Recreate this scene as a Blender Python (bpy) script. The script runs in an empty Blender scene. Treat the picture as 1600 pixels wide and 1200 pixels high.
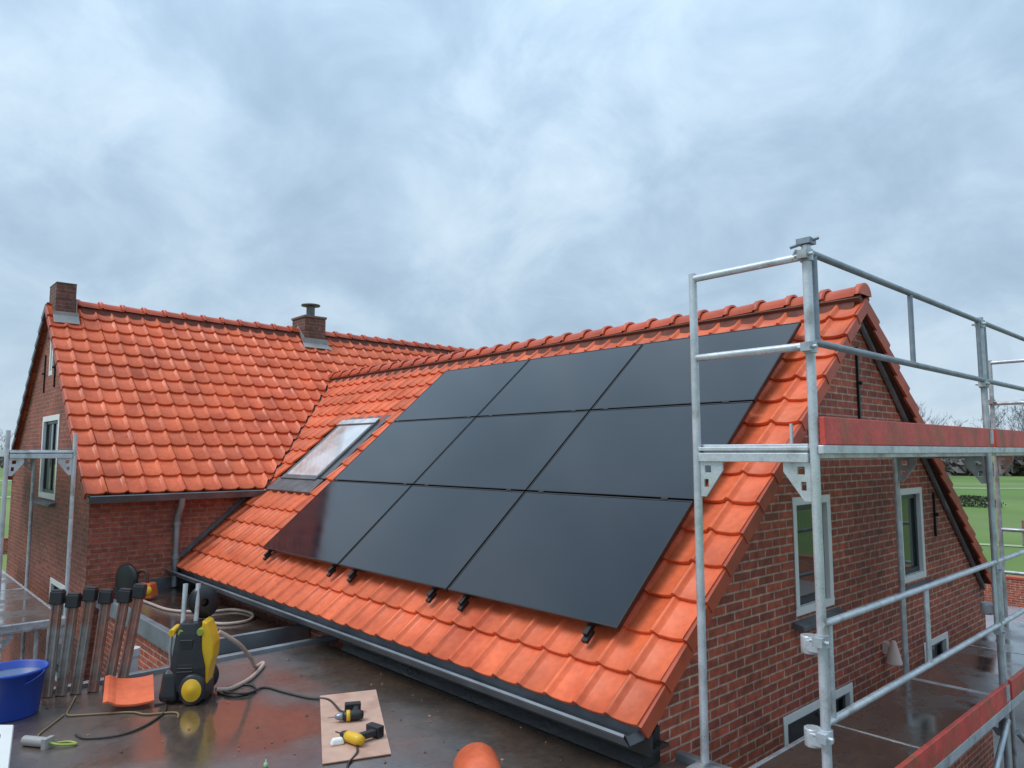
import bpy, bmesh, math, random
from mathutils import Vector, Matrix
random.seed(7)
S = bpy.context.scene
COL = S.collection
PI = math.pi
R_ = math.radians

# ------------------------------------------------------------------ camera
cam_d = bpy.data.cameras.new("camera"); cam = bpy.data.objects.new("camera", cam_d); COL.objects.link(cam)
cam_d.sensor_width = 36.0; cam_d.lens = 25.32; cam_d.clip_start = 0.05; cam_d.clip_end = 6000
_yaw, _pit, _rol = R_(47.491), R_(5.414), R_(-0.076)
_f = Vector((-math.sin(_yaw)*math.cos(_pit), math.cos(_yaw)*math.cos(_pit), math.sin(_pit)))
_r0 = Vector((math.cos(_yaw), math.sin(_yaw), 0)); _u0 = _r0.cross(_f)
_r = math.cos(_rol)*_r0 + math.sin(_rol)*_u0; _u = -math.sin(_rol)*_r0 + math.cos(_rol)*_u0
cam.matrix_world = Matrix((( _r.x, _u.x, -_f.x, 0), (_r.y, _u.y, -_f.y, 0), (_r.z, _u.z, -_f.z, 0), (0, 0, 0, 1)))
S.camera = cam

# ------------------------------------------------------------------ exposure, sky, sun
S.view_settings.view_transform = 'Standard'; S.view_settings.look = 'None'
S.view_settings.exposure = 0.2; S.view_settings.gamma = 1.0
SUN_EL, SUN_AZ = R_(58), R_(205)          # azimuth: direction the light comes from, measured from +Y clockwise
W = bpy.data.worlds.new("World"); S.world = W; W.use_nodes = True
def build_world():
    t = W.node_tree; N = t.nodes; L = t.links
    for n in list(N): N.remove(n)
    out = N.new('ShaderNodeOutputWorld'); bg = N.new('ShaderNodeBackground'); bg.inputs[1].default_value = 0.1
    L.new(bg.outputs[0], out.inputs[0])
    sky = N.new('ShaderNodeTexSky'); sky.sky_type = 'NISHITA'; sky.sun_disc = False
    sky.sun_elevation = SUN_EL; sky.sun_rotation = SUN_AZ
    tc = N.new('ShaderNodeTexCoord')
    sep = N.new('ShaderNodeSeparateXYZ'); L.new(tc.outputs['Generated'], sep.inputs[0])
    def math_(op, a, b=None, clamp=False):
        m = N.new('ShaderNodeMath'); m.operation = op; m.use_clamp = clamp
        for i, v in enumerate((a, b)):
            if v is None: continue
            if isinstance(v, (int, float)): m.inputs[i].default_value = v
            else: L.new(v, m.inputs[i])
        return m.outputs[0]
    zc = math_('MAXIMUM', sep.outputs[2], 0.0)
    den = math_('ADD', zc, 0.62)
    cmb = N.new('ShaderNodeCombineXYZ')
    L.new(math_('DIVIDE', sep.outputs[0], den), cmb.inputs[0]); L.new(math_('DIVIDE', sep.outputs[1], den), cmb.inputs[1])
    def noise(scale, detail, rough, dist, off):
        mp = N.new('ShaderNodeMapping'); mp.inputs['Location'].default_value = off; L.new(cmb.outputs[0], mp.inputs[0])
        n = N.new('ShaderNodeTexNoise'); n.inputs['Scale'].default_value = scale; n.inputs['Detail'].default_value = detail
        n.inputs['Roughness'].default_value = rough; n.inputs['Distortion'].default_value = dist
        L.new(mp.outputs[0], n.inputs[0]); return n.outputs[0]
    def ramp(fac, stops):
        r = N.new('ShaderNodeValToRGB'); cr = r.color_ramp; cr.interpolation = 'B_SPLINE'
        while len(cr.elements) < len(stops): cr.elements.new(0.5)
        for e, (p, c) in zip(cr.elements, stops): e.position = p; e.color = (*c, 1)
        L.new(fac, r.inputs[0]); return r.outputs[0]
    big = noise(2.1, 4, 0.55, 0.5, (3.1, 7.4, 0)); mid = noise(5.5, 7, 0.60, 0.4, (1.7, -2.2, 4))
    tone = math_('ADD', math_('MULTIPLY', big, 0.5), math_('MULTIPLY', mid, 0.5))
    # broad thin and thick places in the cloud cover, each a direction in the sky
    for d, rad, w in LOBES:
        dt = N.new('ShaderNodeVectorMath'); dt.operation = 'DOT_PRODUCT'; dt.inputs[1].default_value = d; L.new(tc.outputs['Generated'], dt.inputs[0])
        mr = N.new('ShaderNodeMapRange'); mr.interpolation_type = 'SMOOTHSTEP'; mr.inputs[1].default_value = math.cos(math.radians(rad)); mr.inputs[2].default_value = 1.0; mr.inputs[3].default_value = 0; mr.inputs[4].default_value = w
        L.new(dt.outputs['Value'], mr.inputs[0]); tone = math_('ADD', tone, math_('MULTIPLY', mr.outputs[0], math_('ADD', mid, 0.5)))
    cloud = ramp(tone, [(0.35, (0.282, 0.390, 0.510)), (0.46, (0.345, 0.470, 0.600)), (0.56, (0.430, 0.560, 0.690)), (0.72, (0.60, 0.71, 0.80))])
    # pale band low over the horizon, and an overcast sky is brighter overhead
    hz = math_('POWER', math_('SUBTRACT', 1.0, zc), 9.0)
    mixh = N.new('ShaderNodeMixRGB'); mixh.inputs[2].default_value = (0.62, 0.73, 0.82, 1)
    L.new(math_('MULTIPLY', hz, 0.60), mixh.inputs[0]); L.new(cloud, mixh.inputs[1])
    zen = math_('MULTIPLY', math_('POWER', zc, 2.0), ZEN)
    gain = math_('MULTIPLY', math_('ADD', zen, 1.0), 10.0)     # background strength is 0.1
    mul = N.new('ShaderNodeMixRGB'); mul.blend_type = 'MULTIPLY'; mul.inputs[0].default_value = 1.0
    L.new(mixh.outputs[0], mul.inputs[1]); gc = N.new('ShaderNodeCombineXYZ')
    for i in range(3): L.new(gain, gc.inputs[i])
    L.new(gc.outputs[0], mul.inputs[2])
    # thin breaks in the cover let a little of the clear sky through
    mixs = N.new('ShaderNodeMixRGB'); mixs.inputs[0].default_value = 0.06
    L.new(mul.outputs[0], mixs.inputs[1]); L.new(sky.outputs[0], mixs.inputs[2])
    L.new(mixs.outputs[0], bg.inputs[0])
ZEN = 1.35
LOBES = [((-0.613, 0.664, 0.428), 13.5, 0.0388), ((-0.657, 0.661, 0.363), 12, 0.0291), ((-0.743, 0.61, 0.275), 15, 0.0291), ((-0.876, 0.208, 0.435), 15, 0.0243), ((-0.976, 0.152, 0.153), 18, 0.0291), ((-0.429, 0.872, 0.234), 15, 0.0121), ((-0.905, 0.36, 0.228), 13.5, -0.0254), ((-0.795, 0.5, 0.343), 12, -0.0254), ((-0.779, 0.378, 0.5), 13.5, -0.0152), ((-0.355, 0.85, 0.389), 24, -0.0127), ((-0.946, 0.166, 0.278), 13.5, -0.0152)]
build_world()
sd = bpy.data.lights.new("sun", 'SUN'); sd.energy = 1.5; sd.angle = R_(25); sd.color = (1.0, 0.96, 0.90)
sun = bpy.data.objects.new("sun", sd); COL.objects.link(sun)
_sv = Vector((math.sin(SUN_AZ)*math.cos(SUN_EL), math.cos(SUN_AZ)*math.cos(SUN_EL), math.sin(SUN_EL)))
sun.rotation_euler = _sv.to_track_quat('Z', 'Y').to_euler(); sun.location = (0, 0, 30)

# ------------------------------------------------------------------ mesh helpers
class MB:
    def __init__(s): s.v = []; s.f = []; s.uv = []; s.tone = []; s.mi = []; s.sm = []
    def face(s, pts, uv=None, tone=0.5, mi=0, smooth=False):
        b = len(s.v); s.v += [tuple(p) for p in pts]; s.f.append(tuple(range(b, b+len(pts))))
        s.uv.append(uv or [(0, 0)]*len(pts)); s.tone.append(tone); s.mi.append(mi); s.sm.append(smooth)
    def mesh(s, verts, faces, M=None, tone=0.5, mi=0, smooth=False):
        b = len(s.v); s.v += [tuple(M @ Vector(p)) if M else tuple(p) for p in verts]
        for f in faces:
            s.f.append(tuple(b+i for i in f)); s.uv.append([(0, 0)]*len(f)); s.tone.append(tone); s.mi.append(mi); s.sm.append(smooth)
    def box(s, c, d, M=None, taper=1.0, mi=0, tone=0.5):
        x, y, z = d[0]/2, d[1]/2, d[2]/2; k = taper
        vs = [(-x, -y, -z), (x, -y, -z), (x, y, -z), (-x, y, -z), (-x*k, -y*k, z), (x*k, -y*k, z), (x*k, y*k, z), (-x*k, y*k, z)]
        T = Matrix.Translation(Vector(c)) @ (M.to_4x4() if M else Matrix())
        s.mesh(vs, [(0, 3, 2, 1), (4, 5, 6, 7), (0, 1, 5, 4), (1, 2, 6, 5), (2, 3, 7, 6), (3, 0, 4, 7)], T, mi=mi, tone=tone)
    def span(s, lo, hi, mi=0):
        s.box([(a+b)/2 for a, b in zip(lo, hi)], [abs(b-a) for a, b in zip(lo, hi)], mi=mi)
    def tube(s, p0, p1, r, n=10, r1=None, mi=0, cap=True):
        s.path([p0, p1], r, n, [r, r if r1 is None else r1], mi, cap)
    def path(s, pts, r, n=8, rs=None, mi=0, cap=True):
        pts = [Vector(p) for p in pts]; rings = []; prev = None
        for i, p in enumerate(pts):
            d = (pts[min(i+1, len(pts)-1)]-pts[max(i-1, 0)])
            d = d.normalized() if d.length > 1e-9 else Vector((0, 0, 1))
            if prev is None:
                a = d.orthogonal().normalized()
            else:
                a = prev - d*prev.dot(d); a = a.normalized() if a.length > 1e-6 else d.orthogonal().normalized()
            prev = a; b = d.cross(a); rr = rs[i] if rs else r
            rings.append([p + (a*math.cos(2*PI*k/n)+b*math.sin(2*PI*k/n))*rr for k in range(n)])
        base = len(s.v); vs = [q for ring in rings for q in ring]; fs = []
        for i in range(len(pts)-1):
            for k in range(n):
                k2 = (k+1) % n; fs.append((i*n+k, i*n+k2, (i+1)*n+k2, (i+1)*n+k))
        s.mesh(vs, fs, mi=mi, smooth=True)
        if cap:
            s.mesh(rings[0], [tuple(reversed(range(n)))], mi=mi); s.mesh(rings[-1], [tuple(range(n))], mi=mi)
    def lathe(s, prof, c, n=24, M=None, mi=0, smooth=True):
        T = Matrix.Translation(Vector(c)) @ (M.to_4x4() if M else Matrix()); vs = []; fs = []
        for r, z in prof:
            for k in range(n): vs.append((r*math.cos(2*PI*k/n), r*math.sin(2*PI*k/n), z))
        for i in range(len(prof)-1):
            for k in range(n):
                k2 = (k+1) % n; fs.append((i*n+k, i*n+k2, (i+1)*n+k2, (i+1)*n+k))
        s.mesh(vs, fs, T, mi=mi, smooth=smooth)
    def prism(s, poly, lo, hi, M=None, mi=0):
        n = len(poly); vs = [(p[0], p[1], lo) for p in poly]+[(p[0], p[1], hi) for p in poly]
        fs = [tuple(reversed(range(n))), tuple(range(n, 2*n))]+[(i, (i+1) % n, n+(i+1) % n, n+i) for i in range(n)]
        s.mesh(vs, fs, M, mi=mi)
def wloc(o):
    v = Vector((0, 0, 0))
    while o is not None: v += o.location; o = o.parent
    return v
def obj(name, mb, mats, parent=None, bevel=0, local=False, recalc=True, seg=2):
    off = Vector((0, 0, 0)) if (parent is None or local) else wloc(parent)
    me = bpy.data.meshes.new(name)
    me.from_pydata([(p[0]-off.x, p[1]-off.y, p[2]-off.z) for p in mb.v], [], mb.f)
    uv = me.uv_layers.new(name="UVMap"); flat = [c for f in mb.uv for q in f for c in q]; uv.data.foreach_set("uv", flat)
    at = me.attributes.new("tone", 'FLOAT', 'FACE'); at.data.foreach_set("value", mb.tone)
    me.polygons.foreach_set("material_index", mb.mi); me.polygons.foreach_set("use_smooth", mb.sm)
    for m in (mats if isinstance(mats, (list, tuple)) else [mats]): me.materials.append(m)
    if recalc:
        bm = bmesh.new(); bm.from_mesh(me); bmesh.ops.remove_doubles(bm, verts=bm.verts, dist=1e-5) if bevel else None
        bmesh.ops.recalc_face_normals(bm, faces=bm.faces); bm.to_mesh(me); bm.free()
    me.validate()
    o = bpy.data.objects.new(name, me); COL.objects.link(o)
    if parent: o.parent = parent
    if bevel:
        b = o.modifiers.new("bevel", 'BEVEL'); b.width = bevel; b.segments = seg; b.limit_method = 'ANGLE'; b.angle_limit = R_(40)
    return o
def tag(o, label=None, cat=None, group=None, kind=None):
    if label: o['label'] = label
    if cat: o['category'] = cat
    if group: o['group'] = group
    if kind: o['kind'] = kind
    return o
def empty(name, loc=(0, 0, 0), rz=0, **k):
    o = bpy.data.objects.new(name, None); COL.objects.link(o); o.location = loc; o.rotation_euler = (0, 0, rz); o.empty_display_size = 0.2
    return tag(o, **k)
def copy_tree(o, parent=None):
    c = o.copy(); COL.objects.link(c)
    if parent: c.parent = parent
    for ch in [x for x in bpy.data.objects if x.parent == o]: copy_tree(ch, c)
    return c

# ------------------------------------------------------------------ materials
def mat(name, col=(0.5, 0.5, 0.5), rough=0.5, metal=0.0, var=0.0, vscale=6.0, rvar=0.0, bump=0.0, bscale=40.0, dirt_or_reflection=None, dscale=2.0, dlo=0.52, dhi=0.7, ior=1.5, coat=0.0, tone=0.0, detail=5, var2=0.0):
    m = bpy.data.materials.new(name); m.use_nodes = True; t = m.node_tree; N, L = t.nodes, t.links
    p = N['Principled BSDF']; p.inputs['Base Color'].default_value = (*col, 1); p.inputs['Roughness'].default_value = rough
    p.inputs['Metallic'].default_value = metal; p.inputs['IOR'].default_value = ior; p.inputs['Coat Weight'].default_value = coat
    p.inputs['Coat Roughness'].default_value = 0.08
    tc = N.new('ShaderNodeTexCoord'); c = None
    def noise(sc, off=0.0, det=detail):
        n = N.new('ShaderNodeTexNoise'); n.inputs['Scale'].default_value = sc; n.inputs['Detail'].default_value = det
        mp = N.new('ShaderNodeMapping'); mp.inputs['Location'].default_value = (off, off*.7, off*.3)
        L.new(tc.outputs['Object'], mp.inputs[0]); L.new(mp.outputs[0], n.inputs[0]); return n.outputs[0]
    def rng(x, a, b, lo, hi):
        r = N.new('ShaderNodeMapRange'); r.inputs[1].default_value = a; r.inputs[2].default_value = b; r.inputs[3].default_value = lo; r.inputs[4].default_value = hi
        L.new(x, r.inputs[0]); return r.outputs[0]
    def hsv(cin, val):
        h = N.new('ShaderNodeHueSaturation'); L.new(val, h.inputs['Value'])
        if cin is None: h.inputs['Color'].default_value = (*col, 1)
        else: L.new(cin, h.inputs['Color'])
        return h.outputs[0]
    if dirt_or_reflection:
        mx = N.new('ShaderNodeMixRGB'); mx.inputs[1].default_value = (*col, 1); mx.inputs[2].default_value = (*dirt_or_reflection, 1)
        L.new(rng(noise(dscale, 5.3), dlo, dhi, 0, 1), mx.inputs[0]); c = mx.outputs[0]
    if var: c = hsv(c, rng(noise(vscale), 0.3, 0.7, 1-var, 1+var))
    if var2: c = hsv(c, rng(noise(vscale*9, 4.4), 0.3, 0.7, 1-var2, 1+var2))
    if tone:
        a = N.new('ShaderNodeAttribute'); a.attribute_name = 'tone'; c = hsv(c, rng(a.outputs['Fac'], 0, 1, 1-tone, 1+tone))
    if c is not None: L.new(c, p.inputs['Base Color'])
    if rvar: L.new(rng(noise(vscale*0.6, 9.1), 0.35, 0.65, max(0.02, rough-rvar), rough+rvar), p.inputs['Roughness'])
    if bump:
        b = N.new('ShaderNodeBump'); b.inputs['Strength'].default_value = bump; b.inputs['Distance'].default_value = 0.01
        L.new(noise(bscale, 2.0), b.inputs['Height']); L.new(b.outputs[0], p.inputs['Normal'])
    return m
def brick_mat(name, c1, c2, mortar, bw=0.22, rh=0.0635, ms=0.011, dark=0.35):
    m = bpy.data.materials.new(name); m.use_nodes = True; t = m.node_tree; N, L = t.nodes, t.links; p = N['Principled BSDF']
    uv = N.new('ShaderNodeUVMap'); uv.uv_map = 'UVMap'
    # slight waviness of courses
    nz = N.new('ShaderNodeTexNoise'); nz.inputs['Scale'].default_value = 9; L.new(uv.outputs[0], nz.inputs[0])
    ad = N.new('ShaderNodeVectorMath'); ad.operation = 'MULTIPLY_ADD'; ad.inputs[1].default_value = (0.006, 0.006, 0); L.new(nz.outputs['Color'], ad.inputs[0]); L.new(uv.outputs[0], ad.inputs[2])
    b = N.new('ShaderNodeTexBrick'); L.new(ad.outputs[0], b.inputs['Vector'])
    b.inputs['Color1'].default_value = (*c1, 1); b.inputs['Color2'].default_value = (*c2, 1); b.inputs['Mortar'].default_value = (*mortar, 1)
    b.inputs['Scale'].default_value = 1; b.inputs['Mortar Size'].default_value = ms; b.inputs['Mortar Smooth'].default_value = 0.25
    b.inputs['Brick Width'].default_value = bw; b.inputs['Row Height'].default_value = rh; b.inputs['Bias'].default_value = 0.0
    def hs(cin, nscale, lo, hi, det=4):
        n = N.new('ShaderNodeTexNoise'); n.inputs['Scale'].default_value = nscale; n.inputs['Detail'].default_value = det; L.new(uv.outputs[0], n.inputs[0])
        r = N.new('ShaderNodeMapRange'); r.inputs[1].default_value = 0.3; r.inputs[2].default_value = 0.7; r.inputs[3].default_value = lo; r.inputs[4].default_value = hi
        L.new(n.outputs[0], r.inputs[0]); h = N.new('ShaderNodeHueSaturation'); L.new(r.outputs[0], h.inputs['Value']); L.new(cin, h.inputs['Color']); return h.outputs[0]
    c = hs(b.outputs['Color'], 14, 1-dark, 1+dark); c = hs(c, 1.1, 0.72, 1.22); c = hs(c, 0.35, 0.85, 1.12)
    L.new(c, p.inputs['Base Color']); p.inputs['Roughness'].default_value = 0.72
    bp = N.new('ShaderNodeBump'); bp.invert = True; bp.inputs['Strength'].default_value = 0.6; bp.inputs['Distance'].default_value = 0.008
    n2 = N.new('ShaderNodeTexNoise'); n2.inputs['Scale'].default_value = 90; L.new(uv.outputs[0], n2.inputs[0])
    a2 = N.new('ShaderNodeMath'); a2.operation = 'MULTIPLY_ADD'; a2.inputs[1].default_value = -0.25; L.new(n2.outputs[0], a2.inputs[0]); L.new(b.outputs['Fac'], a2.inputs[2])
    L.new(a2.outputs[0], bp.inputs['Height']); L.new(bp.outputs[0], p.inputs['Normal'])
    return m
def wet_roof_mat(name, c1, c2, puddle_scale, seed, lo=0.07, hi=0.5, bump=0.12, patch=None):
    m = bpy.data.materials.new(name); m.use_nodes = True; t = m.node_tree; N, L = t.nodes, t.links; p = N['Principled BSDF']
    tc = N.new('ShaderNodeTexCoord')
    def noise(sc, det, off):
        mp = N.new('ShaderNodeMapping'); mp.inputs['Location'].default_value = (off, off*1.3, 0); L.new(tc.outputs['Object'], mp.inputs[0])
        n = N.new('ShaderNodeTexNoise'); n.inputs['Scale'].default_value = sc; n.inputs['Detail'].default_value = det; n.inputs['Roughness'].default_value = 0.6; L.new(mp.outputs[0], n.inputs[0]); return n.outputs[0]
    def rng(x, a, b, l, h):
        r = N.new('ShaderNodeMapRange'); r.inputs[1].default_value = a; r.inputs[2].default_value = b; r.inputs[3].default_value = l; r.inputs[4].default_value = h; L.new(x, r.inputs[0]); return r.outputs[0]
    mx = N.new('ShaderNodeMixRGB'); mx.inputs[1].default_value = (*c1, 1); mx.inputs[2].default_value = (*c2, 1); L.new(rng(noise(1.6, 6, seed), 0.38, 0.62, 0, 1), mx.inputs[0])
    h = N.new('ShaderNodeHueSaturation'); L.new(mx.outputs[0], h.inputs['Color']); L.new(rng(noise(24, 5, seed+2), 0.3, 0.7, 0.7, 1.3), h.inputs['Value']); L.new(h.outputs[0], p.inputs['Base Color'])
    wet = noise(puddle_scale, 3, seed+5)
    if patch:      # a puddle standing in a hollow of the roof
        g = N.new('ShaderNodeNewGeometry'); ds = N.new('ShaderNodeVectorMath'); ds.operation = 'DISTANCE'; ds.inputs[1].default_value = (patch[0], patch[1], -1.8); L.new(g.outputs['Position'], ds.inputs[0])
        ad = N.new('ShaderNodeMath'); ad.operation = 'ADD'; L.new(wet, ad.inputs[0]); L.new(rng(ds.outputs['Value'], 0.0, patch[2], -0.22, 0.0), ad.inputs[1]); wet = ad.outputs[0]
    L.new(rng(wet, 0.42, 0.6, lo, hi), p.inputs['Roughness'])
    b = N.new('ShaderNodeBump'); b.inputs['Distance'].default_value = 0.01; L.new(rng(wet, 0.42, 0.6, bump*0.15, bump), b.inputs['Strength'])
    L.new(noise(60, 4, seed+1), b.inputs['Height']); L.new(b.outputs[0], p.inputs['Normal'])
    p.inputs['IOR'].default_value = 1.5; p.inputs['Coat Weight'].default_value = 1.0; p.inputs['Coat IOR'].default_value = 1.9
    L.new(rng(wet, 0.40, 0.6, 0.10, 0.35), p.inputs['Coat Roughness'])
    return m
M = {}
M['tile'] = mat('clay_tile', (0.72, 0.142, 0.054), 0.46, var=0.13, vscale=2.2, tone=0.16, rvar=0.14, bump=0.10, bscale=60, dirt_or_reflection=(0.50, 0.070, 0.024), dscale=2.6, dlo=0.50, dhi=0.8, ior=1.4, var2=0.10)
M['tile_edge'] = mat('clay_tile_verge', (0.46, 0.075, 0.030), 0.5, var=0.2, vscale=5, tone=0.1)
M['ridge'] = mat('clay_ridge', (0.56, 0.095, 0.038), 0.45, var=0.2, vscale=4, tone=0.14)
M['soffit'] = mat('roof_timber', (0.15, 0.060, 0.040), 0.7, var=0.25, vscale=6)
M['ridge_fill'] = mat('ridge_bedding_shade', (0.16, 0.045, 0.030), 0.8, var=0.3, vscale=9)  # bedding under the ridge caps, coloured dark to paint the shadow there
M['brick'] = brick_mat('gable_brick', (0.430, 0.086, 0.042), (0.245, 0.057, 0.033), (0.44, 0.28, 0.21), ms=0.008)
M['brick_old'] = brick_mat('main_brick', (0.34, 0.082, 0.045), (0.235, 0.060, 0.036), (0.27, 0.145, 0.105), ms=0.009)
M['zinc'] = mat('zinc', (0.30, 0.32, 0.34), 0.42, 0.6, var=0.2, vscale=5, rvar=0.12)
M['zinc_dark'] = mat('zinc_dark', (0.13, 0.14, 0.15), 0.5, 0.3, var=0.25, vscale=5, rvar=0.12)
M['lead'] = mat('lead', (0.13, 0.135, 0.145), 0.5, 0.35, var=0.25, vscale=9, bump=0.2)
M['flash'] = mat('pale_flashing', (0.30, 0.285, 0.28), 0.55, var=0.12)
M['black'] = mat('black_plastic', (0.016, 0.017, 0.019), 0.42, var=0.2, bump=0.05)
M['black_metal'] = mat('black_metal', (0.012, 0.012, 0.013), 0.4, 0.2)
M['panel'] = mat('solar_glass', (0.008, 0.011, 0.017), 0.08, ior=1.5, coat=0.15, var=0.12, vscale=1.2, rvar=0.03)
M['bitumen'] = mat('bitumen_upstand', (0.020, 0.019, 0.018), 0.45, var=0.35, vscale=4, rvar=0.2, bump=0.4, bscale=30)
M['roof_near'] = wet_roof_mat('wet_roofing', (0.058, 0.046, 0.039), (0.095, 0.060, 0.043), 0.75, 3.0, patch=(-5.1, 1.95, 0.8), lo=0.13)
M['roof_far'] = wet_roof_mat('wet_roofing_brown', (0.085, 0.040, 0.026), (0.055, 0.038, 0.030), 1.1, 11.0, lo=0.12)
M['alu'] = mat('aluminium', (0.60, 0.63, 0.66), 0.38, 0.5, var=0.14, vscale=9, rvar=0.14, var2=0.10, dirt_or_reflection=(0.40, 0.39, 0.38), dscale=7, dlo=0.55, dhi=0.72)
M['steel'] = mat('galvanised_steel', (0.50, 0.54, 0.57), 0.45, 0.45, var=0.2, vscale=14, rvar=0.15, dirt_or_reflection=(0.34, 0.34, 0.34), dscale=6)
M['steel_dark'] = mat('steel_painted_shade', (0.27, 0.30, 0.34), 0.45, 0.5, var=0.2, vscale=14)  # darker copy of the steel with shade put into its colour
M['white'] = mat('white_paint', (0.80, 0.79, 0.77), 0.4, var=0.05)
M['sash'] = mat('dark_sash', (0.020, 0.028, 0.036), 0.35, var=0.1)
M['glass_dark'] = mat('cellar_glass', (0.012, 0.014, 0.014), 0.06, ior=1.4)
M['glass'] = mat('window_glass', (0.035, 0.045, 0.036), 0.03, ior=2.0)
M['glass_painted_sky'] = mat('roof_window_painted_reflection', (0.62, 0.64, 0.66), 0.04, ior=1.9, var=0.12, vscale=1.5, dirt_or_reflection=(0.45, 0.36, 0.33), dscale=1.3)  # pale base and pinkish patches paint reflected sky and tiles into the pane
M['red_board'] = mat('red_board', (0.66, 0.080, 0.062), 0.5, var=0.2, vscale=7, var2=0.12, dirt_or_reflection=(0.36, 0.105, 0.05), dscale=4, dlo=0.46, dhi=0.66, bump=0.2)
M['deck'] = wet_roof_mat('scaffold_plywood', (0.052, 0.037, 0.030), (0.085, 0.058, 0.045), 2.2, 21.0, lo=0.12, hi=0.45, bump=0.05)
M['deck_grey'] = wet_roof_mat('scaffold_plywood_grey', (0.115, 0.095, 0.082), (0.15, 0.125, 0.11), 2.2, 25.0, lo=0.15, hi=0.5, bump=0.05)
M['yellow'] = mat('yellow_plastic', (0.72, 0.42, 0.016), 0.38, var=0.06, bump=0.03)
M['blue'] = mat('blue_plastic', (0.010, 0.050, 0.33), 0.36, var=0.08)
M['water'] = mat('water', (0.16, 0.22, 0.28), 0.03, ior=1.33, coat=0.6)
M['hose'] = mat('beige_hose', (0.46, 0.34, 0.28), 0.5, var=0.1)
M['card'] = mat('cardboard', (0.50, 0.31, 0.23), 0.75, var=0.1, vscale=9, dirt_or_reflection=(0.40, 0.22, 0.16), dscale=5, bump=0.1)
M['orange'] = mat('orange_plastic', (0.62, 0.13, 0.04), 0.4)
M['grey_plastic'] = mat('grey_plastic', (0.32, 0.31, 0.30), 0.5, var=0.15)
M['timber'] = mat('weathered_boards', (0.24, 0.215, 0.19), 0.6, var=0.3, vscale=12, dirt_or_reflection=(0.26, 0.13, 0.09), dscale=4, dlo=0.42, dhi=0.6, bump=0.3, bscale=30)
M['timber_red'] = mat('reddish_boards', (0.30, 0.145, 0.105), 0.6, var=0.3, vscale=12, dirt_or_reflection=(0.24, 0.19, 0.165), dscale=5, bump=0.3, bscale=30)
M['cable_brown'] = mat('brown_cable', (0.22, 0.14, 0.07), 0.55)
M['cable_black'] = mat('dark_cable', (0.035, 0.030, 0.028), 0.5)
M['green'] = mat('yellow_green', (0.30, 0.36, 0.06), 0.5)
M['hazy_bark'] = mat('hazy_bark', (0.20, 0.205, 0.22), 0.9, var=0.2)  # bark made paler and greyer, distance haze mixed into its colour
M['hedge'] = mat('hedge_twigs', (0.150, 0.132, 0.122), 0.9, tone=0.3)
M['paving'] = mat('wet_paving', (0.30, 0.33, 0.36), 0.18, var=0.15, vscale=0.8, rvar=0.1, bump=0.1)
M['yard'] = mat('dark_yard', (0.05, 0.045, 0.042), 0.4, var=0.3, vscale=1.5, rvar=0.2, bump=0.3, bscale=12)
M['track'] = mat('pale_grass_track', (0.30, 0.37, 0.20), 0.85, var=0.2, vscale=0.3)
def grass_mat():
    m = mat('field_grass', (0.095, 0.170, 0.022), 0.85, var=0.2, vscale=0.06, dirt_or_reflection=(0.155, 0.215, 0.055), dscale=0.035, dlo=0.42, dhi=0.62, bump=0.5, bscale=3, detail=8)
    return m
M['grass'] = grass_mat()

# ------------------------------------------------------------------ ground and surroundings
GZ = -4.2
mb = MB(); mb.face([(-3000, -3000, GZ), (3000, -3000, GZ), (3000, 3000, GZ), (-3000, 3000, GZ)])
tag(obj('ground', mb, M['grass']), kind='structure')
def sheet(name, pts, z, m):
    mb = MB(); mb.face([(x, y, z) for x, y in pts]); return tag(obj(name, mb, m), kind='structure')
sheet('yard', [(-24, -7), (9, -7), (9, 17.3), (-24, 17.3)], GZ+0.01, M['yard'])
sheet('paving', [(-9.5, 17.3), (9, 17.3), (9, 23.7), (-9.5, 23.7)], GZ+0.014, M['paving'])
def ribbon(name, pts, w, z, m):
    mb = MB(); P = [Vector((x, y, 0)) for x, y in pts]; lr = []
    for i, q in enumerate(P):
        d = (P[min(i+1, len(P)-1)]-P[max(i-1, 0)]).normalized(); n = Vector((-d.y, d.x, 0))*w*(0.42+0.12*math.sin(i*2.3)); lr.append((q+n, q-n))
    for a, b in zip(lr, lr[1:]): mb.face([(a[0].x, a[0].y, z), (a[1].x, a[1].y, z), (b[1].x, b[1].y, z), (b[0].x, b[0].y, z)])
    return tag(obj(name, mb, m), kind='structure')
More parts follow.
